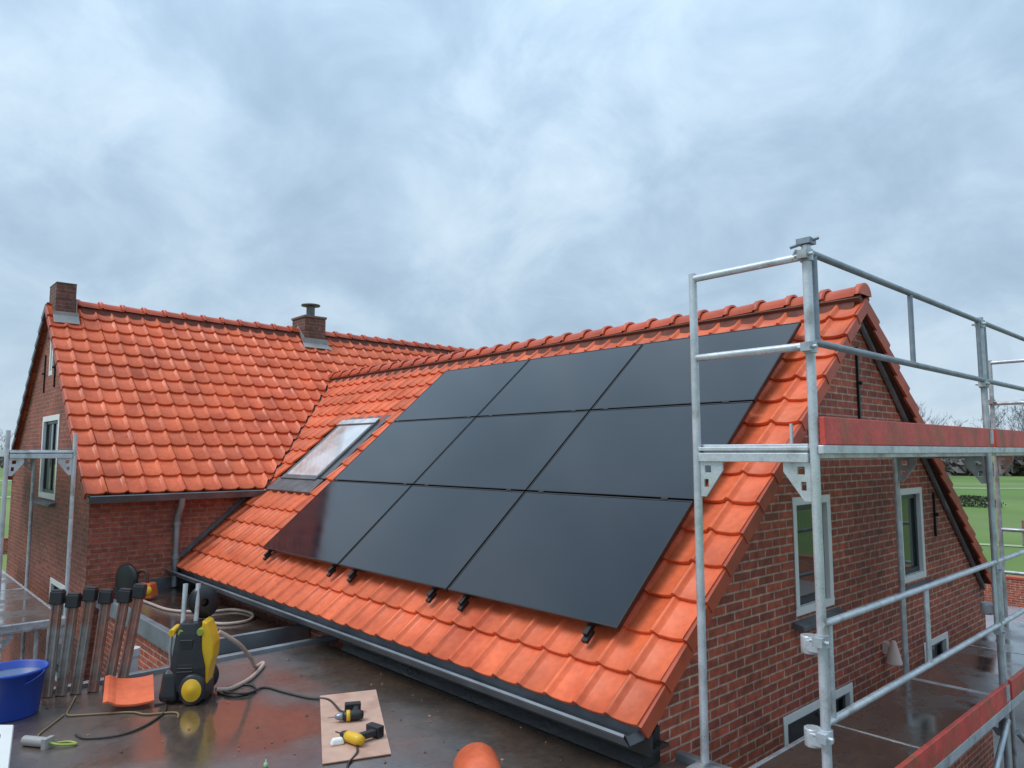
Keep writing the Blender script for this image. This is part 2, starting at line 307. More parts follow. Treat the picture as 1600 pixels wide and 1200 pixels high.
# ------------------------------------------------------------------ tiled roofs
def tile_field(mb, O, ex, es, nz, cols, rows, pitch, gauge, skip=None, roll_left=True, thick=0.026, lift=0.036, seed=1):
    """One clay pan tile per cell: a roll along one side, a shallow pan, a lower edge lying on the row below."""
    rg = random.Random(seed); us = [0, .05, .11, .17, .22, .30, .45, .62, .80, .92, 1.0]
    def prof(u):
        if u < 0.22: return 0.030*math.sin(PI*u/0.22)**0.8 + 0.010*(1-u/0.22)
        t = (u-0.22)/0.78; return 0.019*(2*t-1)**2 - 0.005 - (0.012*(1-t)**6)
    for r in range(rows):
        for c in range(cols):
            if skip and skip((c+0.5)*pitch, (r+0.5)*gauge): continue
            j = rg.uniform(-0.004, 0.004); jz = rg.uniform(-0.003, 0.003); tone = min(1, max(0, rg.gauss(0.5, 0.22))); tw = rg.uniform(-0.003, 0.003)
            lo, up = [], []; lo2 = []
            for u in us:
                uu = u if roll_left else 1-u; x = (c+uu)*pitch + j; h = prof(u)
                s0 = r*gauge + j - 0.010*(1-(2*u-1)**2)*0; s1 = (r+1)*gauge + 0.035
                p0 = O + ex*x + es*s0 + nz*(h+lift+jz+tw*(u-.5)); p1 = O + ex*x + es*s1 + nz*(h-0.001+jz)
                lo.append(p0); up.append(p1); lo2.append(O + ex*x + es*(s0+0.004) + nz*(h+lift-thick+jz-0.006))
            b = len(mb.v); n = len(us); mid = [a*0.985+q*0.015+nz*0.0005 for a, q in zip(lo, up)]
            lo_r = [a - nz*0.005 for a in lo]
            vs = lo2+lo_r+mid+up; fs = []
            for k in range(3):
                for i in range(n-1): fs.append((k*n+i, k*n+i+1, (k+1)*n+i+1, (k+1)*n+i) if roll_left else (k*n+i, (k+1)*n+i, (k+1)*n+i+1, k*n+i+1))
            mb.mesh(vs, fs, tone=tone, smooth=False)
            for q in range(len(mb.sm)-len(fs)+(n-1), len(mb.sm)): mb.sm[q] = True
            # side edge of the pan next to the neighbour's roll
            e = n-1; mb.mesh([lo_r[e], up[e], up[e]-nz*0.02, lo_r[e]-nz*0.02], [(0, 1, 2, 3)], tone=tone)
def verge(mb, O, es, nz, out, rows, gauge, drop, lift=0.030, seed=3):
    """The folded-down flank of the last tile of every row."""
    rg = random.Random(seed)
    for r in range(rows):
        tone = min(1, max(0, rg.gauss(0.5, 0.2)))
        s0, s1 = r*gauge, (r+1)*gauge+0.02; top0, top1 = lift+0.014, 0.012
        c = [O+es*s0+nz*top0, O+es*s1+nz*top1, O+es*s1+nz*(top1-drop), O+es*s0+nz*(top0-drop)]
        a = [p-out*0.004 for p in c]; b = [p+out*(0.022 if q in (0, 3) else 0.014) for q, p in enumerate(c)]; b[0] = b[0]-nz*0.008; b[1] = b[1]-nz*0.008
        mb.mesh(a+b, [(0, 1, 2, 3), (4, 7, 6, 5), (0, 4, 5, 1), (3, 2, 6, 7), (0, 3, 7, 4), (1, 5, 6, 2)], tone=tone)
def ridge_caps(mb, p0, p1, step, r, w=0.125, seed=5):
    rg = random.Random(seed); p0, p1 = Vector(p0), Vector(p1); d = (p1-p0).normalized(); L = (p1-p0).length; side = d.cross(Vector((0, 0, 1))).normalized(); up = Vector((0, 0, 1))
    k = int(round(L/step)); step = L/k; n = 8
    for i in range(k):
        a = p0+d*(i*step); tone = min(1, max(0, rg.gauss(0.5, 0.25))); rings = []
        for s, rr, dz in ((-0.012, 1.0, 0.026), (0.045, 1.0, 0.024), (0.055, 0.93, 0.012), (step+0.03, 0.90, 0.0)):
            ring = []
            for q in range(n+1):
                an = PI*q/n; ring.append(a+d*s+side*(math.cos(an)*w*rr)+up*(math.sin(an)*r*rr+dz-0.030))
            rings.append(ring)
        vs = [v for ring in rings for v in ring]; m = n+1
        fs = [(x*m+q, x*m+q+1, (x+1)*m+q+1, (x+1)*m+q) for x in range(3) for q in range(n)]
        inner = [v-up*0.022 for v in rings[0]]; b = len(vs); vs += inner; fs += [(q, b+q, b+q+1, q+1) for q in range(n)]
        mb.mesh(vs, fs, tone=tone, smooth=True)
    end = [p1+d*0.0+side*(math.cos(PI*q/n)*w*.9)+up*(math.sin(PI*q/n)*r*.9-0.030) for q in range(n+1)]; mb.mesh(end, [tuple(range(n+1))])
    end = [p0-d*0.011+side*(math.cos(PI*q/n)*w)+up*(math.sin(PI*q/n)*r-0.006) for q in range(n+1)]; mb.mesh(end, [tuple(range(n+1))])

WA = R_(40.59); wes = Vector((0, math.cos(WA), math.sin(WA))); wnz = Vector((0, -math.sin(WA), math.cos(WA)))
WE_Y, WE_Z, WR_Y = 3.335, -1.540, 6.74
WR_Z = WE_Z + (WR_Y-WE_Y)*math.tan(WA)
WX1 = -2.585                       # right verge of the wing
GX = -2.68                        # gable wall face
MA = R_(41); ME_X, ME_Z, MR_X = -10.20, -0.53, -13.55
MR_Z = ME_Z + (ME_X-MR_X)*math.tan(MA)
mes = Vector((-math.cos(MA), 0, math.sin(MA))); mnz = Vector((math.sin(MA), 0, math.cos(MA)))
MY0 = 2.20                        # verge of the main roof towards the viewer
house = empty('brick_house', (-8.0, 6.0, GZ), label='red brick house with orange tiled roofs meeting at a valley', cat='house')

def cut(o, co, no):
    bm = bmesh.new(); bm.from_mesh(o.data); off = wloc(o)
    bmesh.ops.bisect_plane(bm, geom=bm.verts[:]+bm.edges[:]+bm.faces[:], plane_co=Vector(co)-off, plane_no=Vector(no), clear_outer=True)
    bm.to_mesh(o.data); bm.free()
# valley between the two slopes: a vertical plane through the valley line
v0 = Vector((ME_X, WE_Y+(ME_Z-WE_Z)/math.tan(WA), ME_Z)); v1 = Vector((ME_X-(WR_Z-ME_Z)/math.tan(MA), WR_Y, WR_Z))
vd = v1-v0; vn = Vector((vd.y, -vd.x, 0)).normalized()          # horizontal normal of the valley plane
if vn.x < 0: vn = -vn                                           # towards the wing
SKY = (-10.04, -8.78, 4.50, 5.68)                                # roof window opening x0 x1 y0 y1
# wing, slope towards the viewer
pitch, gauge = 0.2455, 0.3095
cols = 44; rows = 15; gauge = ((WR_Y-WE_Y)/math.cos(WA)-0.01)/15; O = Vector((WX1-cols*pitch, WE_Y, WE_Z))
def skip_w(x, s):
    X = O.x+x; Y = O.y+s*wes.y
    return SKY[0]-.10 < X < SKY[1]+.03 and SKY[2]-.02 < Y < SKY[3]-.05
mb = MB(); tile_field(mb, O, Vector((1, 0, 0)), wes, wnz, cols, rows, pitch, gauge, skip_w, True, seed=11)
wing_roof = obj('wing_roof', mb, M['tile'], house, recalc=False)
def valley_cut(o):
    bm = bmesh.new(); bm.from_mesh(o.data); off = wloc(o)
    bmesh.ops.bisect_plane(bm, geom=bm.verts[:]+bm.edges[:]+bm.faces[:], plane_co=v0+vn*0.010-off, plane_no=-vn)
    dead = [f for f in bm.faces if (f.calc_center_median()+off-v0-vn*0.010).dot(vn) < 0 and ((f.calc_center_median()+off).z > ME_Z-0.02 or (f.calc_center_median()+off).x < -10.40)]
    bmesh.ops.delete(bm, geom=dead, context='FACES'); bm.to_mesh(o.data); bm.free()
valley_cut(wing_roof)
cut(wing_roof, (0, WR_Y-0.02, 0), (0, 1, 0))
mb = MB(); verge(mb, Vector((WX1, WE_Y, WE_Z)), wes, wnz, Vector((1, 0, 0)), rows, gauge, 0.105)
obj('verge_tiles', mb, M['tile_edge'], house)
# wing, far slope
fes = Vector((0, -math.cos(WA), math.sin(WA))); fnz = Vector((0, math.sin(WA), math.cos(WA))); FE_Y = 2*WR_Y-WE_Y+0.0
mb = MB(); tile_field(mb, Vector((WX1, FE_Y, WE_Z)), Vector((-1, 0, 0)), fes, fnz, 22, rows, pitch, gauge, None, True, seed=12)
ro = obj('wing_roof', mb, M['tile'], house, recalc=True); cut(ro, (0, WR_Y+0.02, 0), (0, -1, 0))
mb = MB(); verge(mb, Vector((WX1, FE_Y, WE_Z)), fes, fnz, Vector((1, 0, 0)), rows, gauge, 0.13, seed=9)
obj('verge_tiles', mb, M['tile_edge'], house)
mb = MB(); ridge_caps(mb, (WX1-0.005, WR_Y, WR_Z+0.048), (-12.60, WR_Y, WR_Z+0.048), 0.335, 0.115)
obj('ridge_tiles', mb, M['ridge'], house, recalc=True)
mb = MB(); mb.prism([(-0.135, -0.10), (0.135, -0.10), (0.075, 0.03), (-0.075, 0.03)], 0, 10.0, Matrix(((0, 0, -1, WX1-0.06), (1, 0, 0, WR_Y), (0, 1, 0, WR_Z), (0, 0, 0, 1))))
obj('ridge_mortar_shade', mb, M['ridge_fill'], house)
mb = MB(); mb.prism([(-0.135, -0.10), (0.135, -0.10), (0.075, 0.02), (-0.075, 0.02)], 0, 9.0, Matrix(((1, 0, 0, MR_X), (0, 0, 1, 2.66), (0, 1, 0, MR_Z), (0, 0, 0, 1))))
obj('ridge_mortar_shade', mb, M['ridge_fill'], house)
# roof sheathing below the tiles (seen where tiles stop)
mb = MB()
def slab(mb, pts, n, t):
    a = [Vector(p) for p in pts]; b = [p-n*t for p in a]; k = len(a)
    mb.mesh(a+b, [tuple(range(k)), tuple(reversed(range(k, 2*k)))]+[(i, k+i, k+(i+1) % k, (i+1) % k) for i in range(k)])
up_w = lambda x, s: Vector((x, WE_Y, WE_Z))+wes*s-wnz*0.012
slab(mb, [up_w(GX+0.08, 0.05), up_w(GX+0.08, 4.6), up_w(-13.0, 4.6), up_w(-10.3, 0.05)], wnz, 0.06)
up_f = lambda x, s: Vector((x, FE_Y, WE_Z))+fes*s-fnz*0.012
slab(mb, [up_f(GX+0.08, 0.05), up_f(GX+0.08, 4.58), up_f(-12.6, 4.58), up_f(-12.6, 0.05)], fnz, 0.06)
obj('roof_sheathing', mb, M['soffit'], house)
# main house, slope towards the wing
mrows, mcols = 14, 40; mg = ((ME_X-MR_X)/math.cos(MA)-0.02)/mrows; mp = 0.2385
mb = MB(); tile_field(mb, Vector((ME_X, MY0, ME_Z)), Vector((0, 1, 0)), mes, mnz, mcols, mrows, mp, mg, None, False, seed=21)
main_roof = obj('main_roof', mb, M['tile'], house, recalc=True)
def main_valley_cut(o):
    bm = bmesh.new(); bm.from_mesh(o.data); off = wloc(o); q = v0-vn*0.022
    bmesh.ops.bisect_plane(bm, geom=bm.verts[:]+bm.edges[:]+bm.faces[:], plane_co=q-off, plane_no=vn)
    dead = [f for f in bm.faces if (f.calc_center_median()+off-q).dot(vn) > 0 and (f.calc_center_median()+off).y > v0.y-0.05 and (f.calc_center_median()+off).y < WR_Y+0.02]
    bmesh.ops.delete(bm, geom=dead, context='FACES'); bm.to_mesh(o.data); bm.free()
main_valley_cut(main_roof)
LMA = R_(44); lL = (MR_X+16.55)/math.cos(LMA); lrows = 14; lg = lL/lrows
les = Vector((math.cos(LMA), 0, math.sin(LMA))); lnz = Vector((-math.sin(LMA), 0, math.cos(LMA))); LE = Vector((-16.55, MY0, MR_Z-(MR_X+16.55)*math.tan(LMA)))
mb = MB(); tile_field(mb, LE+Vector((0, 0, 0)), Vector((0, 1, 0)), les, lnz, mcols, lrows, mp, lg, None, True, seed=22)
obj('main_roof', mb, M['tile'], house, recalc=True)
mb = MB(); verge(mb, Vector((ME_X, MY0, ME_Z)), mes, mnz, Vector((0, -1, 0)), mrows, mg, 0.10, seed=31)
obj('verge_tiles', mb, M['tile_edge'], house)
mb = MB(); verge(mb, LE, les, lnz, Vector((0, -1, 0)), lrows, lg, 0.10, seed=32)
obj('verge_tiles', mb, M['zinc_dark'], house)
mb = MB(); ridge_caps(mb, (MR_X, 2.62, MR_Z+0.045), (MR_X, MY0+mcols*mp, MR_Z+0.045), 0.335, 0.115, seed=8)
obj('ridge_tiles', mb, M['ridge'], house, recalc=True)
mb = MB()
up_m = lambda y, s: Vector((ME_X, y, ME_Z))+mes*s-mnz*0.012
Lm = (ME_X-MR_X)/math.cos(MA)
slab(mb, [up_m(2.32, 0.05), up_m(11.6, 0.05), up_m(11.6, Lm-0.02), up_m(2.32, Lm-0.02)], mnz, 0.06)
up_l = lambda y, s: Vector((LE.x, y, LE.z))+les*s-lnz*0.012
slab(mb, [up_l(2.32, 0.05), up_l(11.6, 0.05), up_l(11.6, lL-0.02), up_l(2.32, lL-0.02)], lnz, 0.06)
obj('roof_sheathing', mb, M['soffit'], house)

# ------------------------------------------------------------------ walls with openings
def wall(name, outline, holes, to3, m, thick, parent, inward):
    """outline/holes in (u, z) metres; to3 maps (u, z) to the wall's outer face; UVs carry metres for the brickwork."""
    bm = bmesh.new(); uvl = bm.loops.layers.uv.new("UVMap"); es = []; back = {}
    def loop(pts):
        vs = [bm.verts.new(to3(*p)) for p in pts]
        for v, p in zip(vs, pts): back[v] = p
        for i in range(len(vs)): es.append(bm.edges.new((vs[i], vs[(i+1) % len(vs)])))
    loop(outline)
    for h in holes: loop([(h[0], h[2]), (h[1], h[2]), (h[1], h[3]), (h[0], h[3])])
    bmesh.ops.triangle_fill(bm, use_beauty=True, use_dissolve=False, edges=es)
    for f in bm.faces:
        for l in f.loops: l[uvl].uv = back[l.vert]
    inw = Vector(inward)
    def strip(pts):
        for i in range(len(pts)):
            a, b = pts[i], pts[(i+1) % len(pts)]; A, B = to3(*a), to3(*b); f = bm.faces.new([bm.verts.new(q) for q in (A, B, B+inw*thick, A+inw*thick)])
            hor = abs(b[0]-a[0]) > abs(b[1]-a[1])
            uv = [a, b, (b[0], b[1]+thick), (a[0], a[1]+thick)] if hor else [a, b, (b[0]+thick, b[1]), (a[0]+thick, a[1])]
            for l, q in zip(f.loops, uv): l[uvl].uv = q
    for h in holes: strip([(h[0], h[2]), (h[1], h[2]), (h[1], h[3]), (h[0], h[3])])
    bmesh.ops.remove_doubles(bm, verts=bm.verts, dist=1e-5); bmesh.ops.recalc_face_normals(bm, faces=bm.faces)
    off = wloc(parent)
    for v in bm.verts: v.co -= off
    me = bpy.data.meshes.new(name); bm.to_mesh(me); bm.free(); me.materials.append(m)
    o = bpy.data.objects.new(name, me); COL.objects.link(o); o.parent = parent; return o
def wz(y): return (WE_Z + (min(y, 2*WR_Y-y)-WE_Y)*math.tan(WA)) - 0.075
HW = [(5.38, 6.04, -1.25, -0.35), (7.55, 8.19, -1.27, -0.36), (5.12, 6.32, -2.95, -1.92), (8.02, 8.74, -2.95, -1.90)]
wall('gable_wall', [(3.62, GZ), (10.10, GZ), (10.10, wz(10.10)), (WR_Y, wz(WR_Y)), (3.62, wz(3.62))], HW, lambda u, z: Vector((GX, u, z)), M['brick'], 0.10, house, (-1, 0, 0))
wall('eave_wall', [(-10.35, GZ), (GX, GZ), (GX, wz(3.62)-0.02), (-10.35, wz(3.62)-0.02)], [], lambda u, z: Vector((u, 3.62, z)), M['brick'], 0.10, house, (0, 1, 0))
wall('eave_wall', [(-10.35, GZ), (GX, GZ), (GX, wz(3.62)-0.02), (-10.35, wz(3.62)-0.02)], [], lambda u, z: Vector((u, 10.10, z)), M['brick'], 0.10, house, (0, -1, 0))
def mz(x):
    return (ME_Z+(ME_X-x)*math.tan(MA) if x > MR_X else MR_Z-(MR_X-x)*math.tan(LMA)) - 0.06
MWH = [(-13.70, -12.45, -0.70, 0.58), (-13.46, -13.20, 1.22, 1.86), (-12.45, -11.25, -3.1, -1.80)]
wall('gable_wall', [(-16.35, GZ), (-10.38, GZ), (-10.38, mz(-10.38)), (MR_X, mz(MR_X)), (-16.35, mz(-16.35))], MWH, lambda u, z: Vector((u, 2.28, z)), M['brick_old'], 0.10, house, (0, 1, 0))
wall('side_wall', [(2.28, GZ), (11.4, GZ), (11.4, mz(-10.38)), (2.28, mz(-10.38))], [], lambda u, z: Vector((-10.38, u, z)), M['brick_old'], 0.10, house, (-1, 0, 0))
wall('side_wall', [(2.28, GZ), (11.4, GZ), (11.4, mz(-16.35)), (2.28, mz(-16.35))], [], lambda u, z: Vector((-16.35, u, z)), M['brick_old'], 0.10, house, (1, 0, 0))
wall('gable_wall', [(-16.35, GZ), (-10.38, GZ), (-10.38, mz(-10.38)), (MR_X, mz(MR_X)), (-16.35, mz(-16.35))], [], lambda u, z: Vector((u, 11.4, z)), M['brick_old'], 0.10, house, (0, -1, 0))

def window(h, to3, inward, fw=0.062, sw=0.05, mull=False, sill=True, plain=False, glass='glass'):
    u0, u1, z0, z1 = h; inw = Vector(inward)
    def bar(mb, a0, a1, b0, b1, d0, d1):
        P = [to3(a, b)+inw*d for d in (d0, d1) for a, b in ((a0, b0), (a1, b0), (a1, b1), (a0, b1))]
        mb.mesh(P, [(0, 1, 2, 3), (7, 6, 5, 4), (0, 4, 5, 1), (1, 5, 6, 2), (2, 6, 7, 3), (3, 7, 4, 0)])
    def ring(mb, a0, a1, b0, b1, w, d0, d1):
        bar(mb, a0, a1, b0, b0+w, d0, d1); bar(mb, a0, a1, b1-w, b1, d0, d1); bar(mb, a0, a0+w, b0+w, b1-w, d0, d1); bar(mb, a1-w, a1, b0+w, b1-w, d0, d1)
    mb = MB(); e = 0.002
    ring(mb, u0+e, u1-e, z0+e, z1-e, fw, -0.006, 0.085); win = obj('window', mb, M['white'], house, bevel=0.004)
    if not plain:
        mb = MB(); ring(mb, u0+fw, u1-fw, z0+fw, z1-fw, sw, 0.035, 0.08)
        if mull: bar(mb, (u0+u1)/2-0.03, (u0+u1)/2+0.03, z0+fw+sw, z1-fw-sw, 0.037, 0.078)
        obj('sash', mb, M['sash'], win, bevel=0.003)
        mb = MB(); bar(mb, u0+fw+sw-0.01, u1-fw-sw+0.01, z0+fw+sw-0.01, z1-fw-sw+0.01, 0.055, 0.065); obj('pane', mb, M[glass], win)
    else:
        mb = MB(); bar(mb, u0+fw, u1-fw, z0+fw, z1-fw, 0.05, 0.06); obj('pane', mb, M[glass], win)
    if sill:
        mb = MB(); P = [to3(a, z)+inw*d for a in (u0-0.06, u1+0.06) for z, d in ((z0-0.012, 0.06), (z0-0.05, -0.09), (z0-0.085, -0.09), (z0-0.075, 0.06))]
        mb.mesh(P, [(0, 1, 2, 3), (7, 6, 5, 4), (0, 4, 5, 1), (1, 5, 6, 2), (2, 6, 7, 3), (3, 7, 4, 0)]); obj('sill', mb, M['zinc_dark'], win, bevel=0.004)
    return win
tg = lambda u, z: Vector((GX, u, z)); tm = lambda u, z: Vector((u, 2.28, z))
window(HW[0], tg, (-1, 0, 0)); window(HW[1], tg, (-1, 0, 0)); window(HW[2], tg, (-1, 0, 0), sill=False, glass='glass_dark'); window(HW[3], tg, (-1, 0, 0), sill=False, glass='glass_dark')
window(MWH[0], tm, (0, 1, 0), fw=0.08, mull=True); window(MWH[1], tm, (0, 1, 0), fw=0.085, plain=True, sill=False); window(MWH[2], tm, (0, 1, 0), fw=0.07, sill=False)
# barge strips inside the verge of the gable and mortar fillet
mb = MB()
for sy, t in ((1, 0.028),):
    a = Vector((GX+0.014, WR_Y+0.05, wz(WR_Y)-0.06)); b = Vector((GX+0.014, 10.06, wz(10.06)-0.02)); d = (b-a).normalized(); nn = Vector((0, d.z, -d.y))
    for k, (o0, o1) in enumerate(((0.045, 0.085),)):
        P = [a+nn*o0, b+nn*o0, b+nn*o1, a+nn*o1]; P2 = [p+Vector((0.03, 0, 0)) for p in P]
        mb.mesh(P+P2, [(3, 2, 1, 0), (4, 5, 6, 7), (0, 1, 5, 4), (1, 2, 6, 5), (2, 3, 7, 6), (3, 0, 4, 7)])
obj('barge_strip', mb, M['zinc'], house)
mb = MB()
a = Vector((GX+0.004, 3.64, wz(3.64)-0.03)); b = Vector((GX+0.004, WR_Y-0.03, wz(WR_Y-0.03)-0.03)); dn = Vector((0, math.sin(WA), -math.cos(WA)))
mb.mesh([a, b, b+dn*0.03, a+dn*0.03]+[q+Vector((0.014, 0, 0)) for q in (a, b, b+dn*0.03, a+dn*0.03)], [(0, 1, 2, 3), (7, 6, 5, 4), (0, 4, 5, 1), (1, 5, 6, 2), (2, 6, 7, 3), (3, 7, 4, 0)])
obj('mortar_fillet', mb, mat('mortar', (0.34, 0.26, 0.21), 0.8, var=0.2, vscale=12), house)
# wall anchors
def anchor(p, h, ax):
    mb = MB(); d = Vector(ax); mb.box(Vector(p)+d*0.012, (0.022 if ax[0] else 0.03, 0.03 if ax[0] else 0.022, h)); mb.tube(Vector(p)+d*0.0, Vector(p)+d*0.05, 0.018, 8); obj('wall_anchor', mb, M['black_metal'], house, bevel=0.003)
anchor((GX, 6.70, 0.62), 0.66, (1, 0, 0)); anchor((GX, 8.52, -0.66), 0.46, (1, 0, 0))
anchor((-13.75, 2.28, 1.28), 0.62, (0, -1, 0)); anchor((-12.95, 2.28, 1.32), 0.62, (0, -1, 0))
# pale cone-shaped wall lamp on the gable
mb = MB(); mb.lathe([(0.0, 0.115), (0.018, 0.11), (0.024, 0.095), (0.066, -0.075), (0.074, -0.078), (0.074, -0.09), (0.066, -0.092), (0.062, -0.08), (0.0, 0.06)], (GX+0.085, 7.02, -1.80), 20); mb.box((GX+0.02, 7.02, -1.76), (0.04, 0.06, 0.10))
tag(obj('wall_lamp', mb, mat('pale_lamp', (0.62, 0.47, 0.40), 0.5), house))
# chimneys
def brick_box(name, x0, x1, y0, y1, z0, z1, parent, m):
    mb = MB(); c = [(x0, y0), (x1, y0), (x1, y1), (x0, y1)]; u = 0
    for i in range(4):
        a, b = c[i], c[(i+1) % 4]; w = math.hypot(b[0]-a[0], b[1]-a[1])
        mb.face([(a[0], a[1], z0), (b[0], b[1], z0), (b[0], b[1], z1), (a[0], a[1], z1)], [(u, z0), (u+w, z0), (u+w, z1), (u, z1)]); u += w
    mb.face([(x, y, z1) for x, y in c], [(x, y) for x, y in c]); mb.face([(x, y, z0) for x, y in reversed(c)], [(x, y) for x, y in c])
    return obj(name, mb, m, parent)
M['brick_chim'] = brick_mat('chimney_brick', (0.20, 0.070, 0.048), (0.12, 0.048, 0.036), (0.18, 0.12, 0.10), ms=0.009)
c1 = brick_box('chimney', -13.73, -13.20, 2.27, 2.55, 1.85, 2.70, house, M['brick_chim'])
mb = MB(); mb.span((-13.735, 2.265, 2.70), (-13.195, 2.555, 2.72)); obj('chimney_cap', mb, mat('cap_stone', (0.12, 0.11, 0.10), 0.7, var=0.2), c1, bevel=0.008)
mb = MB()
mb.mesh([Vector((-13.185, 2.24, mz(-13.185)+.18)), Vector((-13.185, 2.60, mz(-13.185)+.18)), Vector((-13.09, 2.60, mz(-13.09)+.13)), Vector((-13.09, 2.24, mz(-13.09)+.13)), Vector((-13.185, 2.24, mz(-13.185)+.24)), Vector((-13.185, 2.60, mz(-13.185)+.24))], [(0, 1, 2, 3), (0, 4, 5, 1)])
mb.span((-13.37, 2.555, 2.24), (-13.19, 2.570, 2.46)); obj('flashing', mb, M['flash'], c1)
c2 = brick_box('chimney', -13.82, -13.26, 6.55, 7.00, 1.95, 2.70, house, M['brick_chim'])
mb = MB(); mb.span((-13.84, 6.53, 2.70), (-13.24, 7.02, 2.745)); obj('chimney_cap', mb, M['brick_chim'], c2, bevel=0.006)
mb = MB(); mb.tube((-13.53, 6.80, 2.76), (-13.53, 6.80, 2.98), 0.085, 16); mb.lathe([(0.0, 3.05), (0.19, 3.015), (0.19, 2.99), (0.0, 2.99)], (-13.53, 6.80, 0), 20)
for k in range(3): mb.tube((-13.53+.07*math.cos(k*2.1), 6.80+.07*math.sin(k*2.1), 2.95), (-13.53+.09*math.cos(k*2.1), 6.80+.09*math.sin(k*2.1), 3.0), 0.008, 6)
obj('flue_cowl', mb, M['zinc_dark'], c2)
mb = MB()
z1_, z2_ = mz(-13.25)+.10, mz(-12.97)+.10
mb.mesh([Vector(q) for q in ((-13.245, 6.50, z1_+.12), (-13.245, 7.05, z1_+.12), (-13.245, 7.05, z1_+.02), (-13.245, 6.50, z1_+.02), (-13.10, 7.08, z1_-.09), (-13.10, 6.47, z1_-.09))], [(0, 1, 2, 3), (3, 2, 4, 5)])
mb.mesh([Vector(q) for q in ((-13.56, 6.535, 2.44), (-13.24, 6.535, 2.16), (-13.24, 6.535, 2.30), (-13.56, 6.535, 2.58))], [(0, 1, 2, 3)])
obj('flashing', mb, M['flash'], c2)

# gutters and downpipe
def gutter(p0, p1, out, w, h, parent, m, name='gutter'):
    p0, p1 = Vector(p0), Vector(p1); o = Vector(out); up = Vector((0, 0, 1)); t = 0.006
    prof = [(0, 0.0), (0, -h), (w*0.8, -h), (w, -0.012), (w+0.012, 0.004), (w+0.022, -0.008), (w+0.014, -0.022), (w*0.8+t, -h-t), (-t, -h-t), (-t, 0)]
    mb = MB(); A = [p0+o*a+up*b for a, b in prof]; B = [p1+o*a+up*b for a, b in prof]; n = len(prof)
    mb.mesh(A+B, [(i, (i+1) % n, n+(i+1) % n, n+i) for i in range(n)])
    for P in (A, B): mb.mesh([P[0], P[1], P[2], P[3]], [(0, 1, 2, 3)])
    return obj(name, mb, m, parent)
gutter((-10.40, WE_Y+0.06, WE_Z+0.000), (WX1-0.02, WE_Y+0.06, WE_Z+0.000), (0, -1, 0), 0.165, 0.068, house, mat('gutter_zinc', (0.20, 0.215, 0.235), 0.4, 0.5, var=0.25, vscale=4, rvar=0.12))
gutter((ME_X-0.05, MY0+0.02, ME_Z-0.005), (ME_X-0.05, 4.55, ME_Z-0.005), (1, 0, 0), 0.12, 0.085, house, M['zinc_dark'])
mb = MB(); mb.path([(-10.16, 3.33, -0.60), (-10.18, 3.33, -0.70), (-10.32, 3.33, -0.86), (-10.325, 3.33, -1.0), (-10.325, 3.33, -1.78)], 0.040, 12)
for z in (-0.98, -1.42): mb.tube((-10.325, 3.33, z), (-10.325, 3.33, z+0.05), 0.050, 12)
obj('downpipe', mb, M['zinc'], house)
mb = MB(); mb.span((-10.377, 2.62, -1.80), (-10.35, 3.6, -1.66)); obj('wall_flashing', mb, M['lead'], house)
# step flashing where the wing roof meets the main wall
mb = MB(); a = Vector((-10.36, WE_Y-0.02, WE_Z+0.06)); b = a+wes*1.45
mb.mesh([a, b, b+wnz*0.045, a+wnz*0.045]+[q+Vector((0.014, 0, 0)) for q in (a, b, b+wnz*0.045, a+wnz*0.045)], [(0, 1, 2, 3), (7, 6, 5, 4), (0, 4, 5, 1), (1, 5, 6, 2), (2, 6, 7, 3), (3, 7, 4, 0)])
mb.mesh([a+Vector((0.0, 0, 0)), b+Vector((0.0, 0, 0)), b+Vector((0.035, 0, 0)), a+Vector((0.035, 0, 0))], [(0, 1, 2, 3)])
obj('step_flashing', mb, M['lead'], house)
# soffit/fascia of the wing eave
mb = MB(); mb.span((-10.37, WE_Y+0.075, WE_Z-0.16), (GX+0.10, WE_Y+0.10, WE_Z-0.01)); mb.span((-10.37, WE_Y+0.10, WE_Z-0.16), (GX+0.08, 3.615, WE_Z-0.14)); obj('fascia', mb, M['bitumen'], house)
mb = MB(); mb.span((-10.36, MY0+0.10, ME_Z-0.10), (-10.26, 4.4, ME_Z-0.02)); obj('fascia', mb, M['bitumen'], house)

# roof window
def onw(x, y, h): return Vector((x, y, WE_Z+(y-WE_Y)*math.tan(WA)))+wnz*h
x0, x1, y0, y1 = SKY
sk = empty('skylight', onw((x0+x1)/2, (y0+y1)/2, 0)); sk.location -= wloc(house); sk.parent = house
def wbox(mb, xa, xb, ya, yb, h0, h1):
    P = [onw(a, b, h) for h in (h0, h1) for a, b in ((xa, ya), (xb, ya), (xb, yb), (xa, yb))]
    mb.mesh(P, [(3, 2, 1, 0), (4, 5, 6, 7), (0, 1, 5, 4), (1, 2, 6, 5), (2, 3, 7, 6), (3, 0, 4, 7)])
mb = MB(); wbox(mb, x0-0.04, x1+0.03, y0-0.02, y0+0.17, 0.012, 0.055); wbox(mb, x0-0.02, x0+0.08, y0+0.2, y1, 0.01, 0.035); wbox(mb, x1-0.14, x1, y0+0.2, y1, 0.01, 0.035); wbox(mb, x0-0.02, x1, y1-0.02, y1+0.06, 0.01, 0.03)
obj('flashing', mb, M['lead'], sk, bevel=0.004)
fx0, fx1, fy0, fy1 = x0+0.08, x1-0.14, y0+0.15, y1-0.05
mb = MB(); wbox(mb, fx0, fx1, fy0, fy0+0.06, 0.015, 0.075); wbox(mb, fx0, fx0+0.06, fy0+0.06, fy1-0.09, 0.015, 0.072); wbox(mb, fx1-0.06, fx1, fy0+0.06, fy1-0.09, 0.015, 0.072); wbox(mb, fx0, fx1, fy1-0.09, fy1, 0.015, 0.068)
obj('frame', mb, M['zinc_dark'], sk, bevel=0.005)
